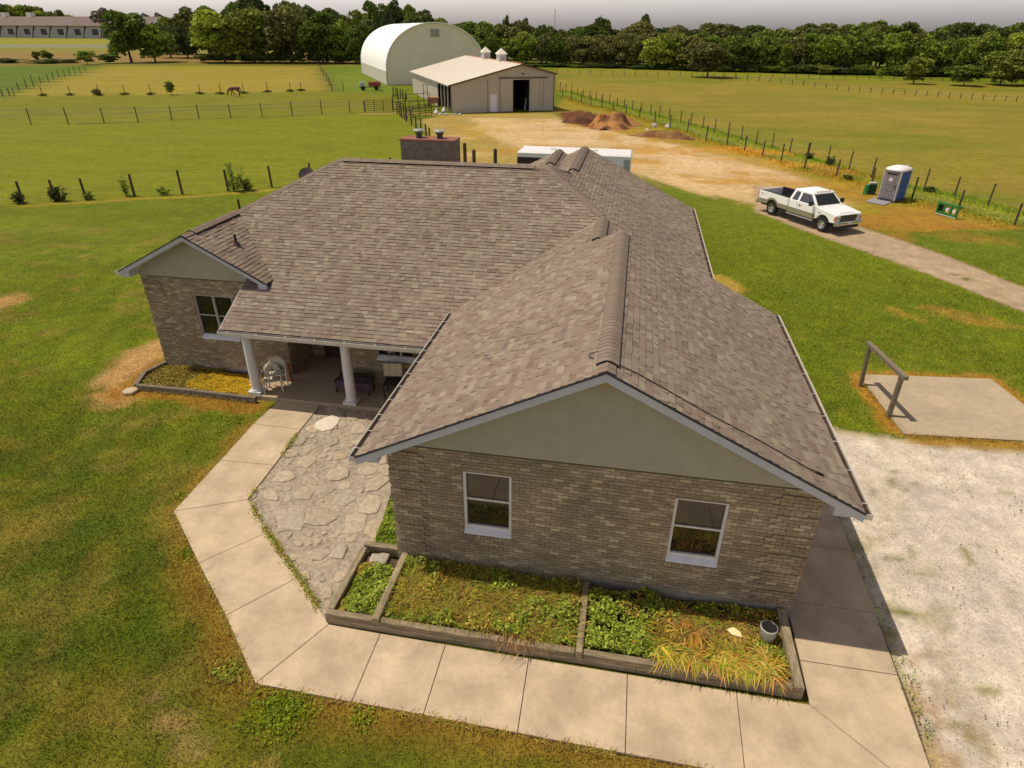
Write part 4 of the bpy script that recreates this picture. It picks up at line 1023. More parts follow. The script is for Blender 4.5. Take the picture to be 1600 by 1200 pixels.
# ------------------------------------------------------------------ porch furniture
pl_m = M('chair_plastic', (.55,.50,.41), .45, .08, 6)
def plastic_chair(loc, rz, label, dirt=False):
    t = thing('plastic_chair', loc, label, 'chair', rz=rz)
    a = MB()      # curved back shell with slots
    n = 12; vs = []; fs = []
    for i in range(n+1):
        th = math.pi*(.12+.76*i/n); x = .25*math.cos(th); y = .20*math.sin(th)+.02
        hgt = .46+.36*math.sin(th)**.7
        vs += [(x, y, .40), (x*1.08, y*1.12, .40+.5*(hgt-.06)), (x*1.05, y*1.25, hgt)]
    for i in range(n):
        fs += [(3*i,3*i+3,3*i+4,3*i+1),(3*i+1,3*i+4,3*i+5,3*i+2)]
    a.add(vs, fs); b = a.build('backrest', pl_m, t, smooth=True)
    md = b.modifiers.new('solid', 'SOLIDIFY'); md.thickness = .015
    MB().tube([(vs[3*i+2][0], vs[3*i+2][1], vs[3*i+2][2]) for i in range(n+1)], .018, 8).build('rim', pl_m, t)
    MB().prism([(.24,-.22),(.25,.05),(.15,.2),(-.15,.2),(-.25,.05),(-.24,-.22),(-.12,-.26),(.12,-.26)], .38, .41).build('seat', pl_m, t)
    for s in (-1, 1):
        MB().tube([(s*.27,.06,.66),(s*.30,-.1,.64),(s*.29,-.22,.60),(s*.27,-.25,.40)], .022, 8).build('armrest', pl_m, t)
        MB().cyl((s*.25,-.22,.40),(s*.28,-.27,0),.03,.022,8).build('leg', pl_m, t)
        MB().cyl((s*.23,.14,.40),(s*.27,.24,0),.03,.022,8).build('leg', pl_m, t)
    return t
plastic_chair((-10.62,16.0,.117), -2.7+math.pi, 'dirty white plastic armchair behind the left porch column')
c2 = plastic_chair((-10.48,16.12,.29), -2.7+math.pi, 'second white plastic armchair stacked on the other by the porch column')
drk_m = M('dark_steel', (.03,.025,.022), .5, .1, 8)
bn = thing('bench', (-8.0,16.4,.117), 'low dark bench under the porch window with purple blanket', 'bench')
MB().box(-.62,.55,-.24,.24,.36,.41).build('seat', drk_m, bn)
MB().box(-.62,.55,.2,.25,.41,.52).build('backrest', drk_m, bn)
for x in (-.57, .5):
    for y in (-.2, .2): MB().box(x-.025,x+.025,y-.025,y+.025,0,.36).build('leg', drk_m, bn)
bl = MB()
for i in range(14):
    x = -.55+i*.08; bl.add([(x,-.27,.20+.03*math.sin(i*2.1)),(x+.08,-.27,.20+.03*math.sin(i*2.1+2.1)),(x+.08,-.245,.425),(x,-.245,.425),(x+.08,.12,.43+.015*math.sin(i)),(x,.12,.43+.015*math.sin(i-1))], [(0,1,2,3),(3,2,4,5)])
o = bl.build('blanket', M('purple_cloth', (.09,.055,.085), .9, .3, 10, .4)); o.location = (-8.0,16.4,.117); tag(o, 'purple folded blanket hanging over the front of the dark porch bench', 'blanket')
oc = thing('chair', (-6.75,16.35,.117), 'dark chair draped with a beige cloth below the porch window', 'chair', rz=.15)
MB().box(-.26,.26,-.24,.26,.42,.47).build('seat', drk_m, oc)
MB().box(-.26,.26,.24,.28,.47,.98).build('backrest', drk_m, oc)
for x in (-.24, .24):
    for y in (-.22, .25): MB().box(x-.02,x+.02,y-.02,y+.02,0,.42).build('leg', drk_m, oc)
cl = MB()
for i in range(8):
    x = -.29+i*.0725; w1 = .012*math.sin(i*2.4); w2 = .012*math.sin(i*2.4+2.4)
    cl.add([(x,.19+w1,.58),(x+.0725,.19+w2,.57),(x+.0725,.22+w2,1.0),(x,.22+w1,1.0),(x+.0725,.30,1.0),(x,.30,1.0),(x+.0725,.31+w2,.66),(x,.31+w1,.66)], [(0,1,2,3),(3,2,4,5),(5,4,6,7)])
o = cl.build('cloth', M('beige_cloth', (.52,.46,.34), .9, .08, 8)); o.location = (-6.75,16.35,.117); o.rotation_euler = (0,0,.15); tag(o, 'beige cloth over the back of the dark porch chair', 'cloth')
jg = thing('wood_plank', (-10.38,16.6,.117), 'short reddish-brown board standing behind the stacked plastic chairs', 'board')
MB().box(-.05,.05,-.06,.06,0,.62).build('board', M('red_board', (.36,.15,.06), .7, .15, 8), jg)

# ------------------------------------------------------------------ hitching rail
hr = thing('hitching_rail', (8.2,19.1,0), 'weathered grey wooden rail on two leaning posts beside the concrete pad', 'rail')
HO = (8.2,19.1,0)
MB().beam((8.09,20.06,-.1),(8.02,20.08,1.38),.12,.10,(1,0,0)).build('post', oldwood_m, hr, off=HO)
MB().beam((8.35,18.13,-.1),(8.34,18.13,1.38),.14,.11,(1,0,0)).build('post', oldwood_m, hr, off=HO)
MB().beam((8.0,20.28,1.44),(8.36,17.9,1.44),.15,.12).build('beam', oldwood_m, hr, off=HO)

# ------------------------------------------------------------------ fences
def fence(name, L, label, r=.055, wires=None, hfix=None, extra=(), wire_mat=None, weeds_=0, wr=.008, cat='fence', mat=None):
    pts = [(G(a, b), c) for a, b, c in L]
    o0 = pts[0][0]; f = thing(name, (o0[0], o0[1], 0), label, cat)
    W = []
    for (x, y), c in pts:
        h = top_h((x, y), c) if hfix is None else hfix; h = min(max(h, .9), 2.4)
        lean = (random.uniform(-.04,.04), random.uniform(-.04,.04))
        MB().cyl((0,0,-.2),(lean[0],lean[1],h),r*random.uniform(.85,1.15),r*.9,8).build('post', mat or post_m, f).location = (x-o0[0], y-o0[1], 0)
        W.append((x, y, h))
    if wires:
        for fr in wires:
            mb = MB()
            for a, b in zip(W[:-1], W[1:]): mb.beam((a[0]-o0[0],a[1]-o0[1],a[2]*fr), (b[0]-o0[0],b[1]-o0[1],b[2]*fr), .006, wr)
            mb.build('wire', wire_mat or metal_m, f)
    return f
def lerp_out(L, n, left=True):
    (a, b, c), (d, e, f_) = (L[0], L[1]) if left else (L[-1], L[-2])
    return [(a+(a-d)*k, b+(b-e)*k, c+(c-f_)*k) for k in range(1, n+1)]
fence('wire_fence', lerp_out(F1, 3)[::-1]+F1+[(487,287,255),(550,282,250),(612,277,246)], 'nearest line of dark wooden posts beyond the left lawn', r=.085, wires=(.25,.6,.92), wr=.005)
tape_m = M('fence_tape', (.42,.42,.30), .6, .1, 4)
fence('tape_fence', lerp_out(F2, 4)[::-1]+F2, 'post fence with pale horizontal tapes in the middle of the left pasture', r=.065, wires=(.60,.86), wire_mat=tape_m, wr=.055)
fence('wire_fence', lerp_out(F3, 5)[::-1]+F3, 'thin post line just behind the grazing horse', r=.06, wires=(.5,.9), wr=.006)
fence('wire_fence', F4, 'oblique row of posts running to the far corner of the left pasture', r=.08)
fence('wire_fence', F5, 'short dark fence line dividing the far pasture left of the white dome', r=.09, wires=(.5,.9), wr=.05, wire_mat=post_m)
fence('wire_fence', FR+lerp_out(FR, 2, False), 'nearer of the two post lines on the right, beside the toilet', r=.07, wires=(.3,.6,.9), wr=.005)
fence('wire_fence', FF+lerp_out(FF, 2, False), 'farther of the two post lines on the right, edging the hay field', r=.06, wires=(.3,.6,.9), wr=.005)
ff = []
for i in range(44):
    x = 870+i*17.5; yb = np.interp(x, [870,1100,1200,1250,1330,1440,1600], [114,121,128,133,143,150,160]); ff.append((x, yb, yb-np.interp(x,[870,1250,1600],[6,7.5,9])))
fence('wire_fence', ff, 'distant fence with evenly set thin posts before the right-hand wood', r=.075, wires=(.5,.95), wr=.02)
ff = []
for i in range(26):
    x = 1130+i*19; ff.append((x, 118+(x-1130)*.022+1.5, 114+(x-1130)*.022))
fence('wire_fence', ff, 'faint far fence directly along the foot of the right-hand wood', r=.08)
# corral
fence('corral_fence', [(621,178,160),(625,181,160),(628,184,160),(632,187,161),(635,190,170),(643,195,172),(650,200,181),(658,207,185),(666,212,194),(671,214,200)], 'close-set dark posts running diagonally in front of the cream barn', r=.10, wires=(.5,), wr=.02)
fence('corral_fence', [(615,151,136),(619,152,137),(622,153,138),(626,154,139),(630,155,140),(635,156,142)], 'cluster of tall dark posts at the near foot of the white dome', r=.11)
def gate(name, pa, pb, h, label, mat, bars=6, ups=2):
    a = Vector((*G(*pa), 0)); b = Vector((*G(*pb), 0)); g = thing(name, a, label, 'gate'); d = b-a
    for k in range(bars):
        z = .2+(h-.2)*k/(bars-1); MB().beam((0,0,z), (d.x,d.y,z), .05, .06).build('rail', mat, g)
    for k in range(ups+2):
        t = k/(ups+1); MB().beam((d.x*t,d.y*t,0), (d.x*t,d.y*t,h+.05), .07, .07).build('upright', mat, g)
    return g
rust_m = M('rusty_pipe', (.13,.085,.06), .7, .2, 6)
gate('pipe_gate', (571,175), (614,174), 1.5, 'wide tubular farm gate at the end of the tape fence', rust_m, 6, 2)
gate('pipe_gate', (614,174), (634,172), 1.6, 'short gate panel beside the tall corner post of the corral', rust_m, 5, 1)
gate('pipe_gate', (636,186), (675,182), 1.4, 'dark gate in front of the small green patch by the barn', post_m, 5, 3)
gate('board_fence', (615,173), (672,168), 2.0, 'dark board fence panel reaching from gate post to barn corner', post_m, 3, 2)
gate('board_fence', (640,178), (700,172), 1.5, 'rusty pipe corral panel below the open side of the barn', rust_m, 4, 3)
gate('board_fence', (663,166), (669,166), 3.0, 'short ladder-like board panel at the barn lean-to corner', post_m, 4, 0)

# ------------------------------------------------------------------ barn
A27 = math.radians(27)
barn = thing('barn', (*G(705,177), 0), 'cream steel barn with a pale lean-to roof and dark open doorway', 'barn', rz=A27)
BL, BW, RX = 34., 15.1, 10.25
zr = lambda x: 3.65+.24*x if x <= RX else 3.65+.24*RX-.24*(x-RX)
def bp(mb, name, mat, parent=None): return mb.build(name, mat, parent or barn)
def front_panel(x0, x1, z0=0., z1=None, y=0.):
    m_ = MB(); xm = [x0]+([RX] if x0 < RX < x1 else [])+[x1]
    for a, b in zip(xm[:-1], xm[1:]):
        za, zb = (zr(a)-.1, zr(b)-.1) if z1 is None else (z1, z1)
        m_.add([(a,y,z0),(b,y,z0),(b,y,zb),(a,y,za),(a,y+.15,z0),(b,y+.15,z0),(b,y+.15,zb),(a,y+.15,za)], [(0,1,2,3),(7,6,5,4),(0,4,5,1),(3,2,6,7),(0,3,7,4),(1,5,6,2)])
    return m_
bp(front_panel(0,9.0), 'front_wall', barnwall_m); bp(front_panel(11.45,BW), 'front_wall', barnwall_m); bp(front_panel(9.0,11.45,4.1), 'front_wall', barnwall_m)
bp(MB().box(BW-.15,BW,.15,BL,0,zr(BW)-.1), 'side_wall', barnwall_m); bp(MB().box(0,BW,BL,BL+.15,0,3.6), 'rear_wall', barnwall_m)
bp(MB().box(0,.12,9.5,21,0,3.5), 'side_wall', barnwall_m); bp(MB().box(0,.12,21.05,BL,0,3.5), 'side_wall', barnwall_m)
bp(MB().box(5.0,5.15,.15,BL,0,4.7), 'inner_wall', dark_m)
for y in (2.4,4.8,7.2): bp(MB().box(.02,.2,y-.1,y+.1,0,3.5), 'post', barnwall_m)
rp = lambda x0,x1,t: MB().add([(x0,-.4,zr(x0)),(x1,-.4,zr(x1)),(x1,BL+.4,zr(x1)),(x0,BL+.4,zr(x0)),(x0,-.4,zr(x0)-t),(x1,-.4,zr(x1)-t),(x1,BL+.4,zr(x1)-t),(x0,BL+.4,zr(x0)-t)], [(0,1,2,3),(7,6,5,4),(0,4,5,1),(3,2,6,7),(0,3,7,4),(1,5,6,2)])
rl = bp(rp(-.35,RX,.1), 'roof_panel', barnroof_m); rr_ = bp(rp(RX,BW+.35,.1), 'roof_panel', M('barn_roof_right', (.40,.22,.14), .5, .08, 2))
ribs = MB()
for k in range(39):
    y = -.3+k*.9; ribs.beam((-.35,y,zr(-.35)+.012), (RX,y,zr(RX)+.012), .05, .025)
bp(ribs, 'roof_ribs', barnroof_m, rl)
bp(MB().beam((-.35,-.42,zr(-.35)-.08),(RX,-.42,zr(RX)-.08),.04,.18).beam((RX,-.42,zr(RX)-.08),(BW+.35,-.42,zr(BW+.35)-.08),.04,.18), 'trim', barntrim_m)
bp(MB().beam((RX,-.4,zr(RX)+.03),(RX,BL,zr(RX)+.03),.3,.06), 'ridge_cap', M('ridge_red', (.42,.17,.10), .6, .1, 3))
bp(MB().box(-.38,-.28,-.4,BL,3.38,3.52), 'eave_trim', M('eave_grey', (.30,.28,.24), .6, .1, 3))
for x in (-.02, BW-.02): bp(MB().box(x,x+.12,-.04,.1,0,zr(max(x,0))-.15), 'corner_trim', barntrim_m)
dr = bp(MB().box(5.6,6.65,-.05,.0,.05,2.3), 'door', M('door_white', (.68,.66,.68), .5, .05, 3)); bp(MB().box(5.68,5.75,-.09,-.05,1.05,1.15), 'handle', dark_m, dr)
bp(MB().box(6.9,14.1,-.16,-.02,4.28,4.42), 'door_track', barntrim_m)
bp(MB().box(11.5,13.4,-.12,-.05,.05,4.25), 'sliding_door', barnwall_m); bp(MB().box(7.1,8.95,-.12,-.05,.05,4.25), 'sliding_door', barnwall_m)
for x in (5.3,7.1,8.95,12.9,13.4): bp(MB().box(x-.03,x+.03,-.14,-.02,0,4.2), 'seam', M('barn_seam', (.27,.235,.185), .6, .05, 3))
bp(MB().box(9.0,11.45,6.,6.1,0,4.6), 'stall_wall', dark_m); bp(MB().box(8.9,9.0,.2,6,0,4.6).box(11.45,11.55,.2,6,0,4.6), 'stall_wall', dark_m)
bp(MB().box(10.35,10.6,-.06,.0,4.75,4.95), 'lamp', dark_m)
def cupola(y):
    c = MB().box(-.6,.6,-.6,.6,0,1.0).build('body', M('cupola_white', (.72,.68,.66), .5, .04, 3))
    z = zr(RX)-.1
    t = c; t.parent = barn; t.name = 'cupola'; t.location = (RX, y, z)
    MB().add([(-.8,-.8,1.0),(.8,-.8,1.0),(.8,.8,1.0),(-.8,.8,1.0),(0,0,1.8)], [(0,1,4),(1,2,4),(2,3,4),(3,0,4),(3,2,1,0)]).build('cupola_roof', barnroof_m, t)
    l = MB()
    for k in range(5): l.box(-.4,.4,-.63,-.6,.2+k*.13,.27+k*.13).box(-.63,-.6,-.4,.4,.2+k*.13,.27+k*.13)
    l.build('louvre', M('louvre_grey', (.4,.38,.36), .6, .05, 3), t)
cupola(10.5); cupola(20.)
hy_ = thing('hay_feeder', (*G(679,166),0), 'small orange-red box standing in the barn corral', 'feeder'); MB().bevbox(-.8,.8,-.5,.5,.5,1.3,.06).build('body', M('orange_box', (.42,.16,.09), .7, .2, 4), hy_)
for x in (-.7,.7):
    for y in (-.4,.4): MB().box(x-.05,x+.05,y-.05,y+.05,0,.5).build('leg', post_m, hy_)
for q, (px, py, lab) in enumerate([(682,178,'white garden statue lump beside the corral post left of the barn'), (694,175,'pale shrub-side white urn next to the barn corner')]):
    t = thing('garden_ornament', (*G(px,py),0), lab, 'ornament')
    MB().lathe([(0,0),(.4,0),(.35,.25),(.16,.45),(.22,.8),(.34,1.15),(.2,1.45),(0,1.5)][:4]+[(0,.8)], n=12).build('body', M('ornament_white', (.7,.68,.62), .7, .1, 5), t, smooth=True)
def rocks(px, py, n, sx, sy, s, label, mat, cat='rocks', hmul=.6):
    x0, y0 = G(px, py); t = thing('rock_pile', (x0,y0,0), label, cat)
    for i in range(n):
        r = s*random.uniform(.5,1.2); m_ = MB(); vs = []; k = 7
        for j in range(3):
            for i2 in range(k):
                a = 2*math.pi*i2/k+random.random()*.3; q = r*(1,.9,.5)[j]*random.uniform(.8,1.2); vs.append((q*math.cos(a), q*math.sin(a), r*hmul*j*.6))
        fs = [(a, (a+1)%k, k+(a+1)%k, k+a) for a in range(k)]+[(k+a, k+(a+1)%k, 2*k+(a+1)%k, 2*k+a) for a in range(k)]+[tuple(range(2*k,3*k))]
        m_.add(vs, fs).build('rock', mat, t).location = (random.uniform(-sx,sx), random.uniform(-sy,sy), -.02)
rocks(708,179,12,2.2,.4,.28,'row of pale grey rocks at the base of the barn corner', M('pale_rock', (.42,.40,.34), .9, .2, 4, .5))
sh = thing('sawhorse', (*G(823,172),0), 'white folding trestle standing inside the dark barn doorway', 'trestle', rz=A27)
for s in (-1,1):
    MB().beam((s*.35,-.25,0),(s*.1,0,1.5),.07,.05).build('leg', white_m, sh); MB().beam((s*.35,.25,0),(s*.1,0,1.5),.07,.05).build('leg', white_m, sh)
MB().box(-.3,.3,-.05,.05,1.45,1.52).build('top_bar', white_m, sh)

# ------------------------------------------------------------------ hoop building
A28 = math.radians(28.5)
hoop = thing('hoop_barn', (*G(605,133), 0), 'large white fabric hoop building with arched tan end wall behind the barn', 'hoop building', rz=A28)
HW, HH, HZ, HLn = 10.7, 8.9, 2.6, 46.
K = 28; arc_ = [(HW-HW*math.cos(math.pi*i/K), HZ+HH*math.sin(math.pi*i/K)**.92) for i in range(K+1)]
mb = MB(); rows = [0]+[HLn*i/14 for i in range(1, 15)]
vs = []; fs = []
for y in rows: vs += [(x, y, z) for x, z in arc_]
for r_ in range(len(rows)-1):
    for i in range(K): fs.append((r_*(K+1)+i, r_*(K+1)+i+1, (r_+1)*(K+1)+i+1, (r_+1)*(K+1)+i))
mb.add(vs, [f[::-1] for f in fs]); hoop_o = mb.build('fabric_cover', hoop_m, hoop, smooth=True)
MB().add([(x, .25, z) for x, z in arc_]+[(2*HW,.25,0),(0,.25,0)], [tuple(range(K+2, -1, -1))]).build('end_wall', hoopend_m, hoop)
MB().add([(x, HLn-.2, z) for x, z in arc_]+[(2*HW,HLn-.2,0),(0,HLn-.2,0)], [tuple(range(K+3))]).build('end_wall', hoopend_m, hoop)
rim = MB(); 
for (x0, z0), (x1, z1) in zip(arc_[:-1], arc_[1:]): rim.beam((x0,-.02,z0),(x1,-.02,z1),.55,.14)
rim.build('rim_band', hoop_m, hoop)
for r_ in range(10):
    MB().box(-.05,.15,HLn*r_/10+.03,HLn*(r_+1)/10-.03,0,HZ).build('base_panel', M('hoop_base', (.52,.49,.40), .8, .12, 2), hoop)
MB().box(2*HW-.15,2*HW+.05,0,HLn,0,HZ).build('base_panel', MATS['hoop_base'], hoop)
MB().box(HW-.9,HW+.9,.10,.25,8.9,10.3).build('louvre', M('louvre_dark', (.33,.31,.25), .7, .1, 4), hoop)

# small red and blue-white cart by the far fence
ct = thing('farm_cart', (*G(575,141),0), 'small red trailer with a blue-and-white drum near the white dome', 'trailer', rz=.4)
MB().bevbox(.2,2.4,-.6,.6,.7,1.5,.08).build('body', M('cart_red', (.28,.06,.04), .6, .2, 4), ct)
MB().cyl((-1.0,-.5,1.05),(-1.0,.5,1.05),.45,.45,14).build('drum', M('drum_blue', (.42,.46,.66), .5, .1, 4), ct)
MB().beam((-1.6,0,.55),(2.4,0,.55),.15,.12).build('frame', drk_m, ct)
for x in (-.9,1.6):
    for y in (-.75,.6): MB().cyl((x,y,.4),(x,y+.15,.4),.4,.4,14).build('wheel', M('rubber', (.02,.02,.02), .8, .1, 10), ct)

# ------------------------------------------------------------------ trailer behind the house
ang = math.atan2(G(984,244,2.7)[1]-G(808,237,2.7)[1], G(984,244,2.7)[0]-G(808,237,2.7)[0])
tr = thing('cargo_trailer', (*G(808,237,2.7), 0), 'long white enclosed trailer with a dark stripe, parked behind the house', 'trailer', rz=ang)
TW = 7.95; tw_m = M('trailer_white', (.74,.72,.76), .35, .04, 3)
MB().bevbox(0,TW,0,2.6,.55,2.7,.10).build('body', tw_m, tr)
MB().bevbox(-.02,TW+.02,-.02,2.62,2.60,2.74,.10).build('roof', M('trailer_roof', (.74,.71,.70), .4, .05, 2), tr)
MB().box(0.02,3.2,-.022,-.0,1.92,2.36).build('stripe', M('stripe_dark', (.035,.025,.02), .4, .1, 4), tr)
MB().box(TW-.45,TW-.02,-.03,-.0,.8,2.45).build('corner_panel', M('panel_grey', (.33,.33,.34), .4, .05, 4), tr)
for x in (3.2,4.1): MB().cyl((x,-.02,.38),(x,.25,.38),.38,.38,18).build('wheel', M('rubber', (.02,.02,.02), .8, .1, 10), tr)
for x in (2.2,5.2): MB().box(x,x+.35,1.2,1.55,2.74,2.82).build('roof_vent', white_m, tr)
# posts behind the ridge
for i, (px, py, h, lab) in enumerate([(727,262,2.0,'dark post just right of the chimney, topmost of the three seen over the ridge'),(741,265,1.6,'middle dark stump seen over the ridge right of the chimney'),(774,268,1.8,'stout rounded dark post seen alone over the ridge')]):
    x, y = G(px, py); o = MB().lathe([(0,-.1),(.16,-.1),(.15,h-.1),(.08,h),(0,h)], n=10).build('post', post_m); o.location = (x,y,0); tag(o, lab, 'post')

# ------------------------------------------------------------------ pickup truck
fw = Vector(G(1283,361)); rw = Vector(G(1205,335)); hd = (fw-rw).normalized(); rs = Vector((hd.y, -hd.x))
WB = (fw-rw).length; ctr = rw-rs*.86
tk = thing('pickup_truck', (ctr.x, ctr.y, 0), 'white extended-cab pickup truck with tan lower sides parked on the lane', 'pickup truck', rz=math.atan2(hd.y, hd.x))
tw = M('truck_white', (.92,.90,.88), .25, .02, 3, coat=.6); tan_m = M('truck_tan', (.27,.24,.16), .35, .04, 4, coat=.3); blk = M('truck_black', (.02,.02,.022), .5, .1, 8)
tg = M('truck_glass', (.02,.024,.022), .04, 0, 1, ior=1.9); chrome = M('chrome', (.62,.60,.58), .15, .02, 4, metal=.9); tyre_m = M('tyre', (.022,.02,.02), .85, .1, 12)
def arch(cx, r, n=9, z0=.62):
    a0 = math.asin(min(1, (z0-.42)/r)); return [(cx+r*math.cos(t), .42+r*math.sin(t)) for t in np.linspace(math.pi-a0, a0, n)]
prof = [(-1.22,.62)]+arch(0,.52)+[(1.28,.62),(1.28,1.30),(-1.24,1.34)]
for s in (-1, 1):
    o = MB().extr(prof, s*1.0-.06*(s > 0), s*1.0+.06*(s < 0)).build('bed_side', tw, tk, bevel=.012)
    MB().box(-1.22,1.26,s*.93-.05,s*.93+.05,1.335,1.36).build('bed_rail', blk, tk)
    q = s*1.003
    low = [(-1.23,.60)]+arch(0,.535,z0=.60)+[(1.27,.60),(1.27,.86),(.70,.86)]+[(p[0],p[1]+.0) for p in arch(0,.64,9,.86)[::-1]]+[(-1.23,.86)]
    MB().extr(low, min(q, q+.016*s), max(q, q+.016*s)).build('cladding', tan_m, tk)
    low = [(1.30,.55),(WB-.62,.55),(WB-.62,.86),(1.30,.86)]
    MB().extr(low, min(q, q+.016*s), max(q, q+.016*s)).build('cladding', tan_m, tk)
MB().box(-1.1,1.22,-.90,.90,.72,.78).build('bed_floor', blk, tk); MB().box(1.20,1.27,-.93,.93,.78,1.30).build('bed_front', blk, tk)
for s in (-1,1): MB().box(-.5,.5,s*.72-.14,s*.72+.14,.78,1.02).build('wheel_box', blk, tk)
for s in (-1,1): MB().box(-1.2,1.2,s*.925-.01,s*.925+.01,.78,1.33).build('bed_liner', blk, tk)
MB().box(-1.27,-1.21,-.93,.93,.72,1.34).build('tailgate', tw, tk, bevel=.01)
# cab lower block, hood, fenders
cabp = [(1.31,.58),(WB-.62,.58),(WB-.60,1.30),(1.31,1.28)]
MB().extr(cabp, -.99, .99).build('cab_body', tw, tk, bevel=.02)
fend = [(WB-.62,.62)]+arch(WB,.52)+[(WB+.86,.66),(WB+.88,1.08),(WB+.80,1.14),(WB+.1,1.24),(WB-.60,1.30)]
MB().extr(fend, -.99, .99).build('hood', tw, tk, bevel=.045)
MB().extr([(WB-.5,1.31),(WB+.72,1.19),(WB+.70,1.15),(WB-.5,1.27)], -.55, .55).build('hood_bulge', tw, tk, bevel=.02)
# greenhouse
bz, tz = 1.285, 1.93
bx0, bx1, tx0, tx1 = 1.34, WB-.60, 1.50, WB-1.22
def ring(x0, x1, y, z): return [(x0,-y,z),(x1,-y,z),(x1,y,z),(x0,y,z)]
MB().add(ring(bx0,bx1,.97,bz)+ring(tx0,tx1,.80,tz-.06), [(0,1,5,4),(1,2,6,5),(2,3,7,6),(3,0,4,7),(4,5,6,7)]).build('cab', tw, tk)
MB().add(ring(tx0-.03,tx1+.05,.82,tz-.07)+ring(tx0+.05,tx1-.02,.76,tz+.01)+ring(tx0+.25,tx1-.2,.55,tz+.045), [(0,1,5,4),(1,2,6,5),(2,3,7,6),(3,0,4,7),(4,5,9,8),(5,6,10,9),(6,7,11,10),(7,4,8,11),(8,9,10,11)]).build('roof', tw, tk, bevel=.01)
def side(s, xa, xb, xc, xd, lo=.05, hi=.9):      # side glass between bottom xa..xb, top xc..xd
    Y = lambda t: s*(.97+(.80-.97)*t+.006); Zz = lambda t: bz+(tz-.06-bz)*t
    return MB().add([(xa,Y(lo),Zz(lo)),(xb,Y(lo),Zz(lo)),(xc,Y(hi),Zz(hi)),(xd,Y(hi),Zz(hi)),(xa,Y(lo)-.02*s,Zz(lo)),(xb,Y(lo)-.02*s,Zz(lo)),(xc,Y(hi)-.02*s,Zz(hi)),(xd,Y(hi)-.02*s,Zz(hi))], [(0,1,2,3),(4,7,6,5),(0,4,5,1),(1,5,6,2),(2,6,7,3),(3,7,4,0)])
for s in (-1,1):
    side(s, 1.52, 1.98, 2.0, 1.66).build('window', tg, tk); side(s, 2.12, bx1-.16, tx1-.06, 2.16).build('window', tg, tk)
    for x in (1.36, 2.05, WB-.66): MB().box(x-.006,x+.006,s*.992,s*1.0-.002*s if False else s*.994+.004*s,.62,1.27).build('door_seam', blk, tk)
    MB().box(2.16,2.30,min(s*.99,s*1.02),max(s*.99,s*1.02),1.08,1.13).build('door_handle', blk, tk)
    m_ = MB().beam((bx1-.28,s*.96,1.40),(bx1-.28,s*1.16,1.42),.04,.04).build('mirror_arm', blk, tk)
    MB().bevbox(bx1-.33,bx1-.21,min(s*1.10,s*1.32),max(s*1.10,s*1.32),1.30,1.56,.02).build('mirror', blk, tk)
    MB().tube([(1.35,s*1.03,.47),(WB-.65,s*1.03,.47)], .035, 8).build('step_bar', chrome, tk)
t0, t1 = .06, .92; X = lambda t: bx1+(tx1-bx1)*t+.008; Z = lambda t: bz+(tz-.06-bz)*t; Yy = lambda t: .97+(.80-.97)*t-.09
MB().add([(X(t0),-Yy(t0),Z(t0)),(X(t0),Yy(t0),Z(t0)),(X(t1),Yy(t1),Z(t1)),(X(t1),-Yy(t1),Z(t1)),(X(t0)-.03,-Yy(t0),Z(t0)),(X(t0)-.03,Yy(t0),Z(t0)),(X(t1)-.03,Yy(t1),Z(t1)),(X(t1)-.03,-Yy(t1),Z(t1))], [(0,1,2,3),(7,6,5,4),(0,4,5,1),(1,5,6,2),(2,6,7,3),(3,7,4,0)]).build('windshield', tg, tk)
MB().add([(bx0-.006,-.75,bz+.12),(bx0-.006,.75,bz+.12),(tx0-.03,.68,tz-.16),(tx0-.03,-.68,tz-.16)], [(3,2,1,0)]).build('rear_window', tg, tk)
for y in (-.45,-.22,0,.22,.45): MB().bevbox(tx1-.12,tx1+.0,y-.05,y+.05,tz+.0,tz+.05,.015).build('roof_light', M('amber', (.45,.33,.18), .4, .05, 5), tk)
fx = WB+.87
MB().box(fx,fx+.03,-.60,.60,.78,1.06).build('grille', M('grille_dark', (.05,.05,.052), .35, .1, 8, metal=.5), tk)
for z in (.86,.95): MB().box(fx+.03,fx+.045,-.58,.58,z,z+.025).build('grille_bar', M('grille_bar', (.25,.25,.25), .3, .05, 8, metal=.8), tk)
MB().box(fx,fx+.04,-.62,.62,1.06,1.09).build('grille_trim', chrome, tk)
for s in (-1,1):
    MB().box(fx,fx+.035,min(s*.62,s*.93),max(s*.62,s*.93),.84,1.04).build('headlight', M('headlamp', (.5,.47,.40), .15, .05, 8), tk)
    MB().box(fx-.08,fx+.03,min(s*.90,s*1.0),max(s*.90,s*1.0),.80,1.02).build('indicator', M('amber_lens', (.62,.22,.05), .2, .05, 8), tk)
    MB().box(-1.29,-1.23,min(s*.86,s*.99),max(s*.86,s*.99),.85,1.25).build('tail_light', M('red_lens', (.35,.02,.02), .2, .05, 8), tk)
MB().extr([(fx-.02,.50),(fx+.16,.52),(fx+.19,.62),(fx+.18,.74),(fx-.02,.77)], -1.0, 1.0).build('front_bumper', chrome, tk, bevel=.03)
MB().box(fx+.0,fx+.12,-.8,.8,.34,.52).build('air_dam', blk, tk); MB().box(fx+.195,fx+.205,-.15,.15,.56,.70).build('number_plate', M('plate', (.6,.6,.62), .5, .1, 20), tk)
MB().box(-1.42,-1.26,-.98,.98,.50,.72).build('rear_bumper', tan_m, tk, bevel=.02); MB().box(-1.22,WB+.8,-.75,.75,.42,.68).build('chassis', blk, tk)
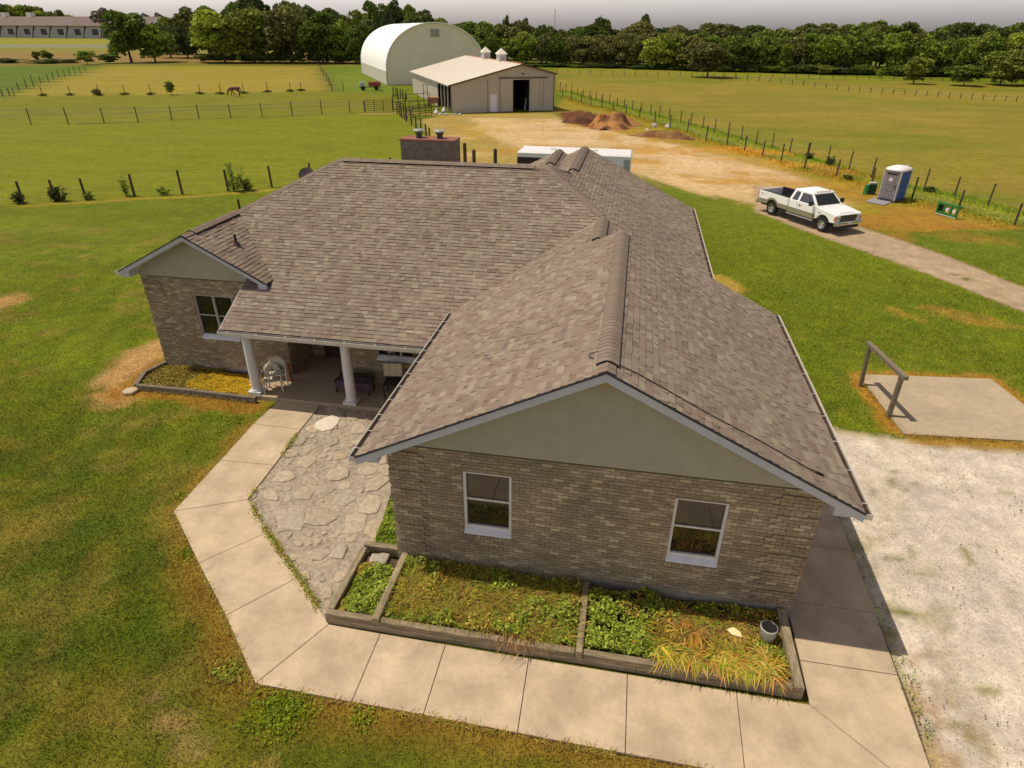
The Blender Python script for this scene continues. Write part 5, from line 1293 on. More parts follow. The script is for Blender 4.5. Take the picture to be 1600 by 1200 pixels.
for x in (0, WB):
    for s in (-1, 1):
        wh = MB().lathe([(.24,-.13),(.38,-.135),(.41,-.10),(.41,.10),(.38,.135),(.24,.13)], n=28); wh.v = [(a+x, c_+s*.86, b+.41) for a, b, c_ in wh.v]
        wo2 = wh.build('wheel', tyre_m, tk)
        rm = MB().lathe([(0,.08),(.06,.10),(.08,.07),(.20,.10),(.245,.13)], n=28); rm.v = [(a+x, s*c_+s*.86, b+.41) for a, b, c_ in rm.v]
        rm.build('rim', M('alloy', (.52,.50,.45), .3, .1, 10, metal=.6), wo2)
        sp = MB()
        for k in range(5):
            t = 2*math.pi*k/5; sp.add([(x+.12*math.cos(t-.28),s*.985,.41+.12*math.sin(t-.28)),(x+.12*math.cos(t+.28),s*.985,.41+.12*math.sin(t+.28)),(x+.2*math.cos(t+.2),s*.99,.41+.2*math.sin(t+.2)),(x+.2*math.cos(t-.2),s*.99,.41+.2*math.sin(t-.2))], [(0,1,2,3)])
        sp.build('wheel_hole', blk, wo2)
# flat print: side lettering
def text(s, size, parent, loc, rot, mat, name='lettering'):
    c = bpy.data.curves.new(name, 'FONT'); c.body = s; c.size = size; c.extrude = .002; c.shear = .2
    o = bpy.data.objects.new(name, c); C.objects.link(o); o.parent = parent; o.location = loc; o.rotation_euler = rot; c.materials.append(mat)
    dg = bpy.context.evaluated_depsgraph_get(); me = bpy.data.meshes.new_from_object(o.evaluated_get(dg)); bpy.data.objects.remove(o)
    o = bpy.data.objects.new(name, me); C.objects.link(o); o.parent = parent; o.location = loc; o.rotation_euler = rot; return o
text('4x4', .17, tk, (-1.1,-1.004,1.10), (math.pi/2,0,0), M('decal_grey', (.35,.38,.42), .5, .05, 5))
MB().box(WB-.42,WB-.22,-1.0,-.992,1.0,1.04).build('badge', chrome, tk)

# ------------------------------------------------------------------ portable toilet
a = Vector(G(1370,312)); b = Vector(G(1396,317)); dv = (b-a).normalized()
pt = thing('portable_toilet', (b.x, b.y, 0), 'blue and grey portable toilet with a white domed roof beside the fence', 'portable toilet', rz=math.atan2(dv.y, dv.x))
pt.scale = (1,1.3,1); s = 1.16; gy = M('toilet_grey', (.25,.23,.24), .5, .08, 5); gl = M('toilet_trim', (.42,.40,.39), .45, .06, 5); blu = M('toilet_blue', (.025,.10,.36), .45, .08, 5)
MB().box(-s+.06,-.06,.06,s-.06,.14,2.0).build('cabin', blu, pt)
for x, y in ((-s,0),(-.09,0),(-s,s-.09),(-.09,s-.09)): MB().box(x,x+.09,y,y+.09,.1,2.02).build('corner_post', gl, pt)
for k in range(4): MB().box(-.055,-.015,.22+.2*k+(.0),.40+.2*k,.2,1.92).build('side_panel', blu, pt)
for y in (.10,.16): MB().box(-.06,-.03,y,y+.035,.14,2.0).build('rib', gl, pt)
d = MB().box(-s+.13,-.13,-.0,.05,.18,1.95).build('door', gy, pt)
for z0, z1 in ((.28,.62),(.72,1.02),(1.12,1.72)): MB().box(-s+.24,-.25,-.02,-.001,z0,z1).build('door_panel', M('toilet_dark', (.19,.175,.18), .5, .08, 5), d)
MB().lathe([(0,0),(.13,0),(.13,.01),(0,.01)], n=18).build('emblem', M('sticker_white', (.6,.58,.55), .6, .1, 10), d)
e = d.children[-1]; e.rotation_euler = (math.pi/2,0,0); e.location = (-s*.5,-.022,1.45)
MB().box(-.25,-.17,-.05,-.0,1.0,1.1).build('latch', M('black_plastic', (.02,.018,.018), .35, .1, 8), d)
MB().box(-s+.24,-.25,-.015,-.001,1.78,1.86).build('vent', dark_m, d)
MB().box(-s,0,0,s,0,.12).build('base', M('toilet_base', (.06,.06,.065), .6, .1, 5), pt)
rv = []
for (sx, zz) in ((.62,2.0),(.66,2.06),(.60,2.16),(.40,2.26),(.16,2.30)):
    for i in range(16):
        t = 2*math.pi*(i+.5)/16; cc, ss = math.cos(t), math.sin(t); q = (abs(cc)**5+abs(ss)**5)**-.2; rv.append((-s/2+sx*q*cc, s/2+sx*q*ss, zz))
fs = [(16*j+i, 16*j+(i+1)%16, 16*(j+1)+(i+1)%16, 16*(j+1)+i) for j in range(4) for i in range(16)]+[tuple(range(64,80))]
MB().add(rv, fs).build('roof', M('toilet_roof', (.78,.74,.72), .4, .05, 5), pt, smooth=True)
MB().cyl((-.25,s-.25,2.1),(-.25,s-.25,2.42),.06).build('vent_stack', gl, pt)
mt = MB().prism(ccw([G(1352,315), G(1366,309), G(1394,316), G(1381,321)]), -.02, .035).build('floor_mat', M('mat_grey', (.28,.26,.28), .8, .15, 8)); tag(mt, 'grey rectangular mat on the ground at the toilet door', 'mat')
# green implements
gp = thing('tractor_implement', (*G(1477,338),0), 'low bright green metal frame with white fittings leaning by a fence post', 'farm implement', rz=math.atan2(G(1490,341)[1]-G(1464,334)[1], G(1490,341)[0]-G(1464,334)[0]))
grn = M('implement_green', (.03,.17,.035), .5, .15, 8); W2 = .72
MB().beam((-W2,0,.72),(W2,0,.72),.1,.12).build('rail', grn, gp); MB().beam((-W2,0,.14),(W2,0,.14),.1,.12).build('rail', grn, gp)
MB().beam((-W2,-.02,.05),(W2,-.02,.05),.10,.05).build('edge_strip', M('strip_white', (.6,.55,.5), .6, .1, 6), gp)
for x in (-W2+.05,W2-.05,-.22,.25): MB().beam((x,0,.14),(x,0,.72),.11,.09,(1,0,0)).build('upright', grn, gp)
MB().beam((-W2,.35,.66),(W2,.35,.66),.08,.08).build('rear_rail', grn, gp)
for x in (-W2+.05,W2-.05): MB().beam((x,0,.70),(x,.35,.66),.08,.08).build('cross_bar', grn, gp)
for x in (.0,.48): MB().cyl((x,-.06,.42),(x,.12,.42),.11,.11,12).build('fitting', white_m, gp)
for x in (-.5,): MB().box(x-.12,x+.12,.05,.10,.2,.66).build('back_plate', dark_m, gp)
gb = thing('green_barrel', (*G(1357,303),0), 'dark green pump box with a white top at the foot of a fence post', 'pump')
gb.scale = (.75,.75,.85)
MB().cyl((-.25,0,0),(-.25,0,.75),.30,.24,14).build('barrel', grn, gb); MB().bevbox(.0,.5,-.25,.25,.0,.85,.04).build('housing', M('dark_green', (.02,.07,.035), .5, .1, 6), gb)
MB().bevbox(-.15,.45,-.22,.22,.86,.98,.03).build('cover', M('pale_cover', (.5,.46,.42), .6, .1, 6), gb)

# ------------------------------------------------------------------ dirt piles by the lot
def dirt(name, px, py, rx, ry, h, col, label, seed):
    x0, y0 = G(px, py); a = abs(G(px+rx, py)[0]-x0); b = ry; n = 34
    U_, V_ = np.meshgrid(np.linspace(-1,1,n), np.linspace(-1,1,n)); R_ = np.hypot(U_, V_)
    Zz = h*sm(1.05,.1,R_+(fbm(U_*1.6+seed, V_*1.6, 4)-.5)*1.1)*(.5+1.0*fbm(U_*3.2+seed, V_*3.2, 4))-.08
    Vt = np.stack([U_.ravel()*a, V_.ravel()*b, Zz.ravel()], 1); idx = np.arange(n*n).reshape(n,n)
    F_ = np.stack([idx[:-1,:-1].ravel(), idx[:-1,1:].ravel(), idx[1:,1:].ravel(), idx[1:,:-1].ravel()], 1)
    t = (fbm(U_*3+seed*2, V_*3, 4)).ravel()[:,None]; cc = np.array(col[0])*(1-sm(.4,.6,t))+np.array(col[1])*sm(.4,.6,t)
    o = npmesh(name, Vt, F_, M('dirt', None, 1, .35, 3, 1.0, attr='Col'), col=cc, smooth=False); o.location = (x0,y0,0); o.rotation_euler = (0,0,-.25)
    tag(o, label, 'dirt pile')
OR = (srgb(190,120,66), srgb(140,92,54)); BR = (srgb(112,72,48), srgb(88,58,42)); TAN = (srgb(176,124,74), srgb(112,74,48))
dirt('dirt_pile', 962,196,38,4.5,1.45,TAN,'largest orange-brown heap of earth beside the lot', 3)
dirt('dirt_pile', 940,196,16,3.0,1.3,OR,'orange earth slope on the left flank of the large heap', 5)
dirt('dirt_pile', 912,188,34,4.0,.9,BR,'dark brown low earth bank between barn and orange heap', 8)
dirt('dirt_pile', 1038,214,62,1.4,.7,(srgb(124,86,58), srgb(150,116,70)),'long low brown earth ridge right of the large heap', 11)
rocks(1012,203,1,.1,.1,.42,'small bright white rock on the grassy mound', M('white_rock', (.75,.72,.66), .9, .1, 4))
rocks(1033,199,5,1.1,.4,.38,'heap of pale grey rocks behind the brown ridge', MATS['pale_rock'], hmul=.8)

# ------------------------------------------------------------------ horse
hx, hyy = G(369,151)
def horse():
    J = {'pel':(-.55,0,1.28),'mid':(0,0,1.22),'wth':(.5,0,1.35),'nk':(.85,0,1.12),'nk2':(1.15,0,.75),'poll':(1.32,0,.48),'nose':(1.36,0,.12),
         'tail':(-.80,0,1.30),'t2':(-.92,0,.95),'t3':(-.94,0,.45)}
    names = list(J); P = [J[k] for k in names]; R = {'pel':.30,'mid':.31,'wth':.28,'nk':.20,'nk2':.14,'poll':.12,'nose':.07,'tail':.07,'t2':.07,'t3':.04}
    E = [('pel','mid'),('mid','wth'),('wth','nk'),('nk','nk2'),('nk2','poll'),('poll','nose'),('pel','tail'),('tail','t2'),('t2','t3')]
    for nm, side, ph, root, kind in (('fl',.16,.12,'wth',0),('fr',-.16,-.18,'wth',0),('hl',.17,-.15,'pel',1),('hr',-.17,.15,'pel',1)):
        bx = J[root][0]
        if kind == 0: ch = [(bx,side,1.0,.13),(bx+ph*.4,side,.62,.075),(bx+ph,side,.28,.05),(bx+ph,side,.06,.05)]
        else: ch = [(bx+.12,side,.95,.17),(bx-.12+ph*.4,side,.60,.085),(bx+ph,side,.25,.05),(bx+ph+.02,side,.06,.05)]
        prev = root
        for i, (x, y, z, r) in enumerate(ch):
            k = nm+str(i); names.append(k); P.append((x,y,z)); R[k] = r; E.append((prev, k)); prev = k
    me = bpy.data.meshes.new('horse'); me.from_pydata(P, [(names.index(a), names.index(b)) for a, b in E], [])
    o = bpy.data.objects.new('horse', me); C.objects.link(o)
    md = o.modifiers.new('skin', 'SKIN'); 
    for i, k in enumerate(names): me.skin_vertices[0].data[i].radius = (R[k], R[k]); me.skin_vertices[0].data[i].use_root = (i == 0)
    sb = o.modifiers.new('sub', 'SUBSURF'); sb.levels = 1; sb.render_levels = 2; md.use_smooth_shade = True
    me.materials.append(M('horse_brown', (.13,.045,.028), .6, .15, 3)); return o
ho = horse(); ho.location = (hx, hyy, 0); ho.rotation_euler = (0,0,math.pi+.1); ho.scale = (1.1,1.1,1.1)
tag(ho, 'chestnut brown horse grazing with head down behind the tape fence', 'horse')

# ------------------------------------------------------------------ far buildings, masts
a = Vector((*G(-260,56),0)); b = Vector((*G(235,61),0)); d = b-a; Lb = d.length; hb = top_h(G(100,58), 27); he = top_h(G(100,58), 40)
fb = thing('long_building', a, 'very long low white building with brown roof on the far left horizon', 'building', rz=math.atan2(d.y, d.x))
MB().box(0,Lb,0,40,0,he).build('wall', M('far_white', (.42,.42,.43), .7, .1, .2), fb)
MB().add([(-3,-5,he-.3),(Lb+3,-5,he-.3),(Lb+3,20,hb),(-3,20,hb),(Lb+3,45,he),(-3,45,he)], [(0,1,2,3),(3,2,4,5),(0,3,5),(1,4,2)]).build('roof', M('far_roof', (.16,.115,.10), .8, .1, .1), fb)
for k in range(20):
    x = Lb*(k+.5)/20; MB().beam((x,-6,0),(x,0,he-.5),.9,.9).build('buttress', M('far_dark', (.07,.065,.07), .8, .1, 1), fb)
    if k > 9: MB().box(x+Lb/40-4,x+Lb/40+4,-.15,0,he*.25,he*.72).build('window', MATS['far_dark'], fb)
for px in (47, 112): 
    x = (Vector(G(px,58))-Vector((a.x,a.y))).length; MB().box(x-3,x+3,17,23,hb-1,hb+4).build('cupola', white_m, fb)
a = Vector((*G(235,61),0)); fb2 = thing('far_house', a, 'small grey-roofed white house behind the left tree clump', 'house', rz=math.atan2(d.y, d.x))
MB().box(0,55,0,25,0,9).build('wall', MATS['far_white'], fb2)
MB().add([(-2,-2,9),(57,-2,9),(50,12,20),(6,12,20),(57,27,9),(-2,27,9)], [(0,1,2,3),(3,2,4,5),(0,3,5),(1,4,2)]).build('roof', M('grey_roof', (.2,.2,.22), .8, .1, .2), fb2)
a = Vector((*G(270,64),0)); b = Vector((*G(330,65.5),0)); d = b-a
ff = thing('white_fence', a, 'long plain white board fence on the far left beyond the road', 'fence', rz=math.atan2(d.y, d.x))
for k in range(12): MB().box(d.length*k/12,d.length*(k+1)/12-.3,0,.3,0,5).build('panel', M('far_fence_white', (.5,.5,.5), .7, .05, .5), ff)
for px, pt_, lab in ((866,14,'taller of the two thin radio masts on the horizon'),(937,23,'shorter, fainter radio mast on the horizon')):
    D_ = 900.; q = ray(px, 60); x = D_*q[0]/q[1]; hm = top_h((x, D_), pt_)
    t = thing('radio_mast', (x, D_, 0), lab, 'mast'); r_ = .45 if px < 900 else .3
    for k in range(3): MB().cyl((r_*math.cos(k*2.1),r_*math.sin(k*2.1),0),(r_*math.cos(k*2.1),r_*math.sin(k*2.1),hm),.18,.18,6).build('leg', M('mast_grey', (.3,.27,.28), .6, .05, 1), t)

# ------------------------------------------------------------------ trees
def crown_mesh(seed, kind):
    r = np.random.default_rng(seed); ncl = {0:44,1:38,2:50,3:28,4:18}[kind]
    V = []; per = {0:150,1:150,2:130,3:90,4:150}[kind]
    cl = []
    for i in range(ncl):
        d = r.normal(size=3); d /= np.linalg.norm(d); q = r.random()**.45
        if kind == 0: c = np.array([d[0]*.38*q, d[1]*.38*q, .50+d[2]*.40*q]); s = r.uniform(.12,.20)
        elif kind == 1: c = np.array([d[0]*.32*q, d[1]*.32*q, .47+d[2]*.42*q]); s = r.uniform(.11,.18)
        elif kind == 2: c = np.array([d[0]*.52*q, d[1]*.52*q, .46+d[2]*.40*q]); s = r.uniform(.12,.19)
        elif kind == 3: c = np.array([d[0]*.30*q, d[1]*.30*q, .56+d[2]*.38*q]); s = r.uniform(.07,.14)
        else: z = r.random(); c = np.array([d[0]*.30*(1-z)*q, d[1]*.30*(1-z)*q, .10+.84*z]); s = .06+.12*(1-z)
        cl.append((c, s, r.uniform(.75,1.25)))
    P = []; T = []; Z = []
    for c, s, tn in cl:
        d = r.normal(size=(per,3)); d /= np.linalg.norm(d, axis=1)[:,None]
        d[:,2] = np.where(d[:,2] < -.3, -d[:,2], d[:,2])
        p = c+d*s*(.75+.35*r.random((per,1)))*np.array([1,1,.8]); P.append(p); T.append(np.full(per, tn))
    P = np.concatenate(P); T = np.concatenate(T); n = len(P)
    size = r.uniform(.020,.046,n)
    d = r.normal(size=(n,3)); d /= np.linalg.norm(d, axis=1)[:,None]; up = r.normal(size=(n,3)); up[:,2] += .8
    s_ = np.cross(d, up); s_ /= np.linalg.norm(s_, axis=1)[:,None]
    a = d*size[:,None]; b = s_*size[:,None]*.7
    V = np.stack([P-a, P-b, P+a, P+b], 1).reshape(-1,3)
    me = bpy.data.meshes.new('crown'); F_ = np.arange(4*n).reshape(n,4)
    o = npmesh('crown', V, F_, MATS['leaves'], col=np.repeat(T[:,None]*np.ones((1,3)), 4, axis=0)); return o
def tree_material(name, base, seed=0):
    m = bpy.data.materials.new(name); m.use_nodes = True; nt = m.node_tree; L = nt.links; b = nt.nodes['Principled BSDF']
    b.inputs['Roughness'].default_value = .7; b.inputs['Specular IOR Level'].default_value = .15
    at = _n(nt, 'ShaderNodeAttribute', attribute_name='Col'); oi = _n(nt, 'ShaderNodeObjectInfo'); geo = _n(nt, 'ShaderNodeNewGeometry')
    x = _n(nt, 'ShaderNodeMix', data_type='RGBA', blend_type='MULTIPLY'); x.inputs[0].default_value = 1; x.inputs[6].default_value = (*base, 1); L.new(at.outputs['Color'], x.inputs[7])
    r1 = _n(nt, 'ShaderNodeMapRange'); L.new(geo.outputs['Random Per Island'], r1.inputs[0]); r1.inputs[3].default_value = .6; r1.inputs[4].default_value = 1.4
    x2 = _n(nt, 'ShaderNodeMix', data_type='RGBA', blend_type='MULTIPLY'); x2.inputs[0].default_value = 1; L.new(x.outputs[2], x2.inputs[6]); L.new(r1.outputs[0], x2.inputs[7])
    h = _n(nt, 'ShaderNodeHueSaturation'); r2 = _n(nt, 'ShaderNodeMapRange'); L.new(oi.outputs['Random'], r2.inputs[0]); r2.inputs[3].default_value = .475; r2.inputs[4].default_value = .51
    r3 = _n(nt, 'ShaderNodeMapRange'); L.new(oi.outputs['Random'], r3.inputs[0]); r3.inputs[3].default_value = 1.25; r3.inputs[4].default_value = .75
    L.new(r2.outputs[0], h.inputs['Hue']); L.new(r3.outputs[0], h.inputs['Value']); L.new(x2.outputs[2], h.inputs['Color'])
    L.new(h.outputs[0], b.inputs['Base Color'])
    tr = _n(nt, 'ShaderNodeBsdfTranslucent'); mx = _n(nt, 'ShaderNodeMixShader'); mx.inputs[0].default_value = .25
    L.new(h.outputs[0], tr.inputs['Color']); L.new(b.outputs[0], mx.inputs[1]); L.new(tr.outputs[0], mx.inputs[2]); L.new(mx.outputs[0], nt.nodes['Material Output'].inputs[0])
    return m
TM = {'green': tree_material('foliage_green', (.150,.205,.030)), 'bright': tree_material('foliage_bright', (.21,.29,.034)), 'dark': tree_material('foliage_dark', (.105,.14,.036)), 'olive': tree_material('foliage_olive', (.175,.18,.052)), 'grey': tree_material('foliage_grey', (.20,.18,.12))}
crowns = {}
def crown_for(kind, var, tone):
    key = (kind, var, tone)
    if key not in crowns:
        base = next((v for k, v in crowns.items() if k[:2] == key[:2]), None)
        if base is None:
            o = crown_mesh(50+kind*10+var, kind); me = o.data; bpy.data.objects.remove(o)
        else: me = base.copy()
        me.materials.clear(); me.materials.append(TM[tone]); crowns[key] = me
    return crowns[key]
trunk_me = None
def trunk_mesh():
    m_ = MB().cyl((0,0,-.01),(0.01,0,.30),.030,.020,8)
    for k in range(6):
        t = k*1.05; m_.cyl((.005,0,.20+.03*k),(.22*math.cos(t),.22*math.sin(t),.50+.05*k),.014,.004,6)
    m_.cyl((.01,0,.30),(.0,.02,.75),.018,.005,6)
    o = m_.build('trunk', bark_m); me = o.data; bpy.data.objects.remove(o); return me
TRK = trunk_mesh()
def tree(name, xy, h, wd, kind, tone, label, cat='tree', group=None, var=None):
    t = thing(name, (xy[0], xy[1], 0), label, cat, group, rz=random.random()*6.28)
    var = random.randrange(3) if var is None else var
    ext = {0:1.0,1:.86,2:1.3,3:.74,4:.6}[kind]
    h *= 1.07; me = crown_for(kind, var, tone); c = bpy.data.objects.new('crown', me); C.objects.link(c); c.parent = t; c.scale = (wd/ext, wd/ext, h)
    k = bpy.data.objects.new('trunk', TRK); C.objects.link(k); k.parent = t; k.scale = (h*.9, h*.9, h)
    return t
def px_w(p, px, w_): return abs(w_)*math.hypot(*p)/FOC*1.0
def tp(px, py, pt_, w_, kind, tone, label, name='tree', group=None, cat='tree', var=None):
    p = G(px, py); return tree(name, p, top_h(p, pt_)*1.02, px_w(p, px, w_), kind, tone, label, cat, group, var)
# single trees one can point at
tp(1105,121,66,64,1,'olive','rounded lone tree standing in front of the wood on the right field edge', var=0)
tp(1427,131,91,34,1,'green','small rounded tree in front of the far wood, right part of the field', var=1)
tp(1505,134,100,44,3,'green','slim-stemmed spreading tree left of the big tree at the right picture edge', var=0)
tp(1562,133,82,58,0,'green','large leafy tree near the right picture edge in front of the wood', var=2)
tp(1600,134,76,60,0,'olive','leafy tree cut by the right picture edge', var=1)
tp(1373,122,108,9,1,'bright','tiny bright sapling at the fence before the far wood', 'sapling')
tp(1316,115,106,8,1,'bright','tiny bush at the foot of the far wood', 'bush', cat='bush')
tp(206,98,15,52,1,'green','tall leafy tree, left of the pair before the long building', var=0)
tp(243,97,38,62,0,'bright','lower rounded tree, right of the pair before the long building', var=1)
tp(352,98,19,74,1,'bright','bright green tree at the left end of the large tree clump', var=2)
tp(398,98,14,90,0,'green','broad tree in the left half of the large tree clump', var=0)
tp(455,98,10,96,2,'olive','widest olive-green tree in the middle of the large tree clump', var=1)
tp(437,97,72,24,4,'dark','small dark conical fir under the large tree clump', 'fir_tree')
tp(505,99,24,70,0,'green','tree with dark crown in the right half of the large tree clump', var=2)
tp(535,99,31,50,0,'bright','bright tree right of centre in the clump before the dome', var=1)
tp(562,100,38,42,0,'green','tree partly hidden by the left shoulder of the white dome', var=0)
tp(60,97,79,10,3,'olive','tiny shrub with bare twigs in the far left hedge', 'shrub', cat='shrub')
tp(76,96,79,13,1,'green','small round-topped shrub in the far left hedge', 'shrub', cat='shrub')
tp(85,98,92,60,2,'dark','low dark hedge clump under the round-topped shrub', 'shrub', cat='shrub')
tp(10,98,91,46,2,'dark','low dark bush at the far left picture edge', 'shrub', cat='shrub')
tp(137,101,78,26,3,'bright','ragged bright shrub where the oblique fence meets the hedge', 'shrub', cat='shrub')
tp(171,99,85,26,1,'green','leafy bush between the ragged shrub and the tall tree', 'shrub', cat='shrub')
tp(268,148,126,14,3,'green','feathery green shrub on the thin post line left of the horse', 'shrub', cat='shrub')
tp(152,149,139,12,2,'olive','tuft at the third post of the thin post line', 'shrub', cat='shrub')
# background rows: far clump behind, woods on the right
def row(x0, x1, step, yb, top, wd, kinds, tones, label, group, back=0., jit=8):
    x = x0
    while x < x1:
        py = np.interp(x, yb[0], yb[1]); pt_ = np.interp(x, top[0], top[1])+random.uniform(-jit, jit)*.55
        p = G(x, py); f = 1+back/math.hypot(*p); p = (p[0]*f+random.uniform(-2,2), p[1]*f+random.uniform(-3,3))
        h = top_h(p, pt_); tree('tree', p, h, px_w(p, x, wd*random.uniform(.85,1.25)), random.choice(kinds), random.choice(tones), label, group=group)
        x += step*random.uniform(.8,1.2)
YB = ([640,900,1000,1150,1300,1600,1900], [100,104,107,111.5,115,121,127])
TP = ([620,700,760,830,900,1000,1060,1150,1230,1300,1360,1450,1520,1600,1900], [46,44,42,40,47,43,43,46,42,44,38,44,44,40,42])
row(700, 1900, 22, YB, (TP[0], [t+11 for t in TP[1]]), 46, (0,0,1,2), ('green','green','bright','olive'), 'broadleaf tree in the front row of the dense wood beyond the right field', 'front trees of the right-hand wood')
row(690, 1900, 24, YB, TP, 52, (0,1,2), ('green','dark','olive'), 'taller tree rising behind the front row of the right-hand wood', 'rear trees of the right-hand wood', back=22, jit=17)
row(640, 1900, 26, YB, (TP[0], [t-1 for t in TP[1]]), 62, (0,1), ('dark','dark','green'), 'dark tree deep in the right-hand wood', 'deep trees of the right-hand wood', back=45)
row(705, 1900, 15, YB, ([0,2000],[94,106]), 34, (2,), ('dark','green'), 'low undergrowth bush along the foot of the right-hand wood', 'undergrowth of the right-hand wood', back=-3, jit=5)
# tall trees sticking out of the wood
p = G(998,107); 
for px, pt_, w_, lab in ((997,24,28,'tall tree standing clear above the right-hand wood'),(791,27,12,'left slim treetop above the cupolas'),(803,31,10,'second slim treetop above the cupolas'),(820,31,15,'third wider treetop above the cupolas'),(1348,29,40,'highest tree crest of the wood near its right third'),(935,31,40,'broad treetop above the wood left of the tall clear tree')):
    q = G(px, float(np.interp(px, *YB))); f = 1+40/math.hypot(*q); q = (q[0]*f, q[1]*f); tree('tree', q, top_h(q, pt_), px_w(q, px, w_), 1, 'dark' if px < 1300 else 'green', lab)
# left background
L1 = ([200,300,340,420,480,520,560,600,640,670,700,760], [30,22,12,-2,4,14,20,-2,4,24,32,34])
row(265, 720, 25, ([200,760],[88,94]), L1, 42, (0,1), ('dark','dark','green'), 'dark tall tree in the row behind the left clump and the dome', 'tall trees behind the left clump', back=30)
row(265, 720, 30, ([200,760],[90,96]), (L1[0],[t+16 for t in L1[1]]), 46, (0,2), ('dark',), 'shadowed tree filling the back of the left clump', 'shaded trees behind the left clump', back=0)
row(500, 640, 18, ([200,760],[98,100]), ([400,700],[55,60]), 34, (0,2), ('dark','green'), 'dark tree beside the white dome', 'dark trees beside the white dome', back=6)
row(-350, 128, 11, ([-400,200],[57,57]), ([-400,0,60,90,125],[0,4,9,14,25]), 30, (0,2), ('green','bright','olive'), 'hazy green tree behind the long white building', 'trees behind the long building', back=70, jit=5)
for px, pt_, w_, tn, lab in ((168,13,30,'grey','greyish bare-looking tree behind the long building roof'),(236,20,20,'dark','dark treetop left of the far grey house roof'),(256,19,20,'dark','dark treetop right of the far grey house roof')):
    q = G(px, 60); tree('tree', q, top_h(q, pt_), px_w(q, px, w_), 3 if tn == 'grey' else 0, tn, lab)
row(330, 570, 17, ([200,760],[97,100]), ([300,700],[82,84]), 30, (2,), ('dark','green'), 'dark undergrowth bush at the foot of the left tree clump', 'undergrowth of the left clump', back=2, jit=5)
row(1900, 2500, 60, ([1900,2600],[127,142]), ([1900,2600],[48,52]), 90, (0,), ('green','dark'), 'tree of the right-hand wood beyond the picture edge', 'wood beyond the right edge')

# ------------------------------------------------------------------ fence-side shrubs made of stems and leaves
def leafy_shrub(px, py, pt_, wpx, label, nst=14, pal=GREEN):
    p = G(px, py); h = top_h(p, pt_); w_ = px_w(p, px, wpx)/2; t = thing('shrub', (p[0], p[1], 0), label, 'shrub')
    st = MB(); LP = []
    for i in range(nst):
        a = rng.uniform(0,6.28); rr2 = w_*rng.random()**.6; q = np.array([rr2*math.cos(a), rr2*math.sin(a)*.7]); hh = h*rng.uniform(.35,1)
        st.cyl((q[0]*.4,q[1]*.4,0),(q[0],q[1],hh),.012,.004,5)
        k = 40; tt = rng.random(k)**.6; LP.append(np.stack([q[0]*(.4+.6*tt)+rng.normal(size=k)*.08, q[1]*(.4+.6*tt)+rng.normal(size=k)*.08, hh*tt],1))
    st.build('stems', bark_m, t); P = np.concatenate(LP)
    leaves('foliage', P, .13, pick(len(P), pal, .2)*.8, parent=t)
leafy_shrub(368,298,252,34,'tall stalky green shrub around the sixth post of the nearest left fence', 16, [srgb(150,172,60), srgb(130,150,50), srgb(160,176,76)])
leafy_shrub(385,297,278,26,'lower bushy growth right of the stalky fence shrub', 20)
leafy_shrub(92,314,292,26,'dark green weed clump at the second post of the nearest left fence', 26, [srgb(84,100,40), srgb(70,86,34)])
leafy_shrub(33,317,298,22,'weed clump at the first post of the nearest left fence', 14, [srgb(94,104,40)])
leafy_shrub(200,306,273,16,'thin climbing weed on the fourth post of the nearest left fence', 8)
leafy_shrub(257,304,292,18,'small weed clump left of the fifth post of the nearest left fence', 10)
leafy_shrub(138,311,297,14,'small weed tuft right of the third post of the nearest left fence', 8)
leafy_shrub(1264,249,238,10,'dark weed tuft behind the tall post of the right fences', 12, [srgb(94,116,44)])
leafy_shrub(1296,258,244,13,'round green weed tuft between the two right fences', 14, [srgb(94,116,44)])
leafy_shrub(1452,300,292,14,'low green tuft between the fences right of the toilet', 14, [srgb(94,120,44)])
leafy_shrub(1325,281,272,12,'weed tuft near the fence left of the green pump box', 10, [srgb(110,126,50)])
for i, (px, py) in enumerate(((110,150),(155,150),(67,151),(195,149),(236,149),(313,148),(345,148),(381,147),(418,145),(454,144),(471,143))):
    p = G(px, py-1); n = 160; q = np.stack([p[0]+rng.normal(size=n)*.38, p[1]+rng.normal(size=n)*.3, rng.random(n)*.32],1)
    tag(leaves('weed_tuft', q, .22, pick(n, [srgb(84,92,34), srgb(96,104,36)]), flat=.4), 'dark weed tuft at the foot of a post behind the horse', 'weeds', 'weed tufts along the thin post line')
# growth along walk edge and gravel: small weeds
def strip(name, P, wd, n, label, pal, size=.04, h=.06):
    P = np.array(P); seg = np.linalg.norm(np.diff(P, axis=0), axis=1); cs = np.concatenate([[0], np.cumsum(seg)]); s = rng.random(n)*cs[-1]
    x = np.interp(s, cs, P[:,0])+rng.normal(size=n)*wd; y = np.interp(s, cs, P[:,1])+rng.normal(size=n)*wd
    k = rng.random(n) < sm(.38,.6, fbm(x*2.3,y*2.3)); x=x[k]; y=y[k]
    tag(leaves(name, np.stack([x,y,.02+h*rng.random(len(x))],1), size, pick(len(x), pal), flat=.4), label, 'weeds', kind='stuff')
strip('weeds', WALK_IN[1:7], .05, 3800, 'small weeds in the joint between walkway and rubble patio', OLIVE+GREEN)
strip('weeds', [(5.68,7.),(5.75,10),(5.8,15)], .08, 900, 'scattered low weeds along the gravel edge of the right walkway', GREEN+[srgb(60,70,30)])
n = 6000; x = rng.uniform(5.8,16,n); y = rng.uniform(6,17,n); k = (fbm(x*.8+2,y*.8) > .56) & (fbm(x*4,y*4) > .58); x=x[k]; y=y[k]
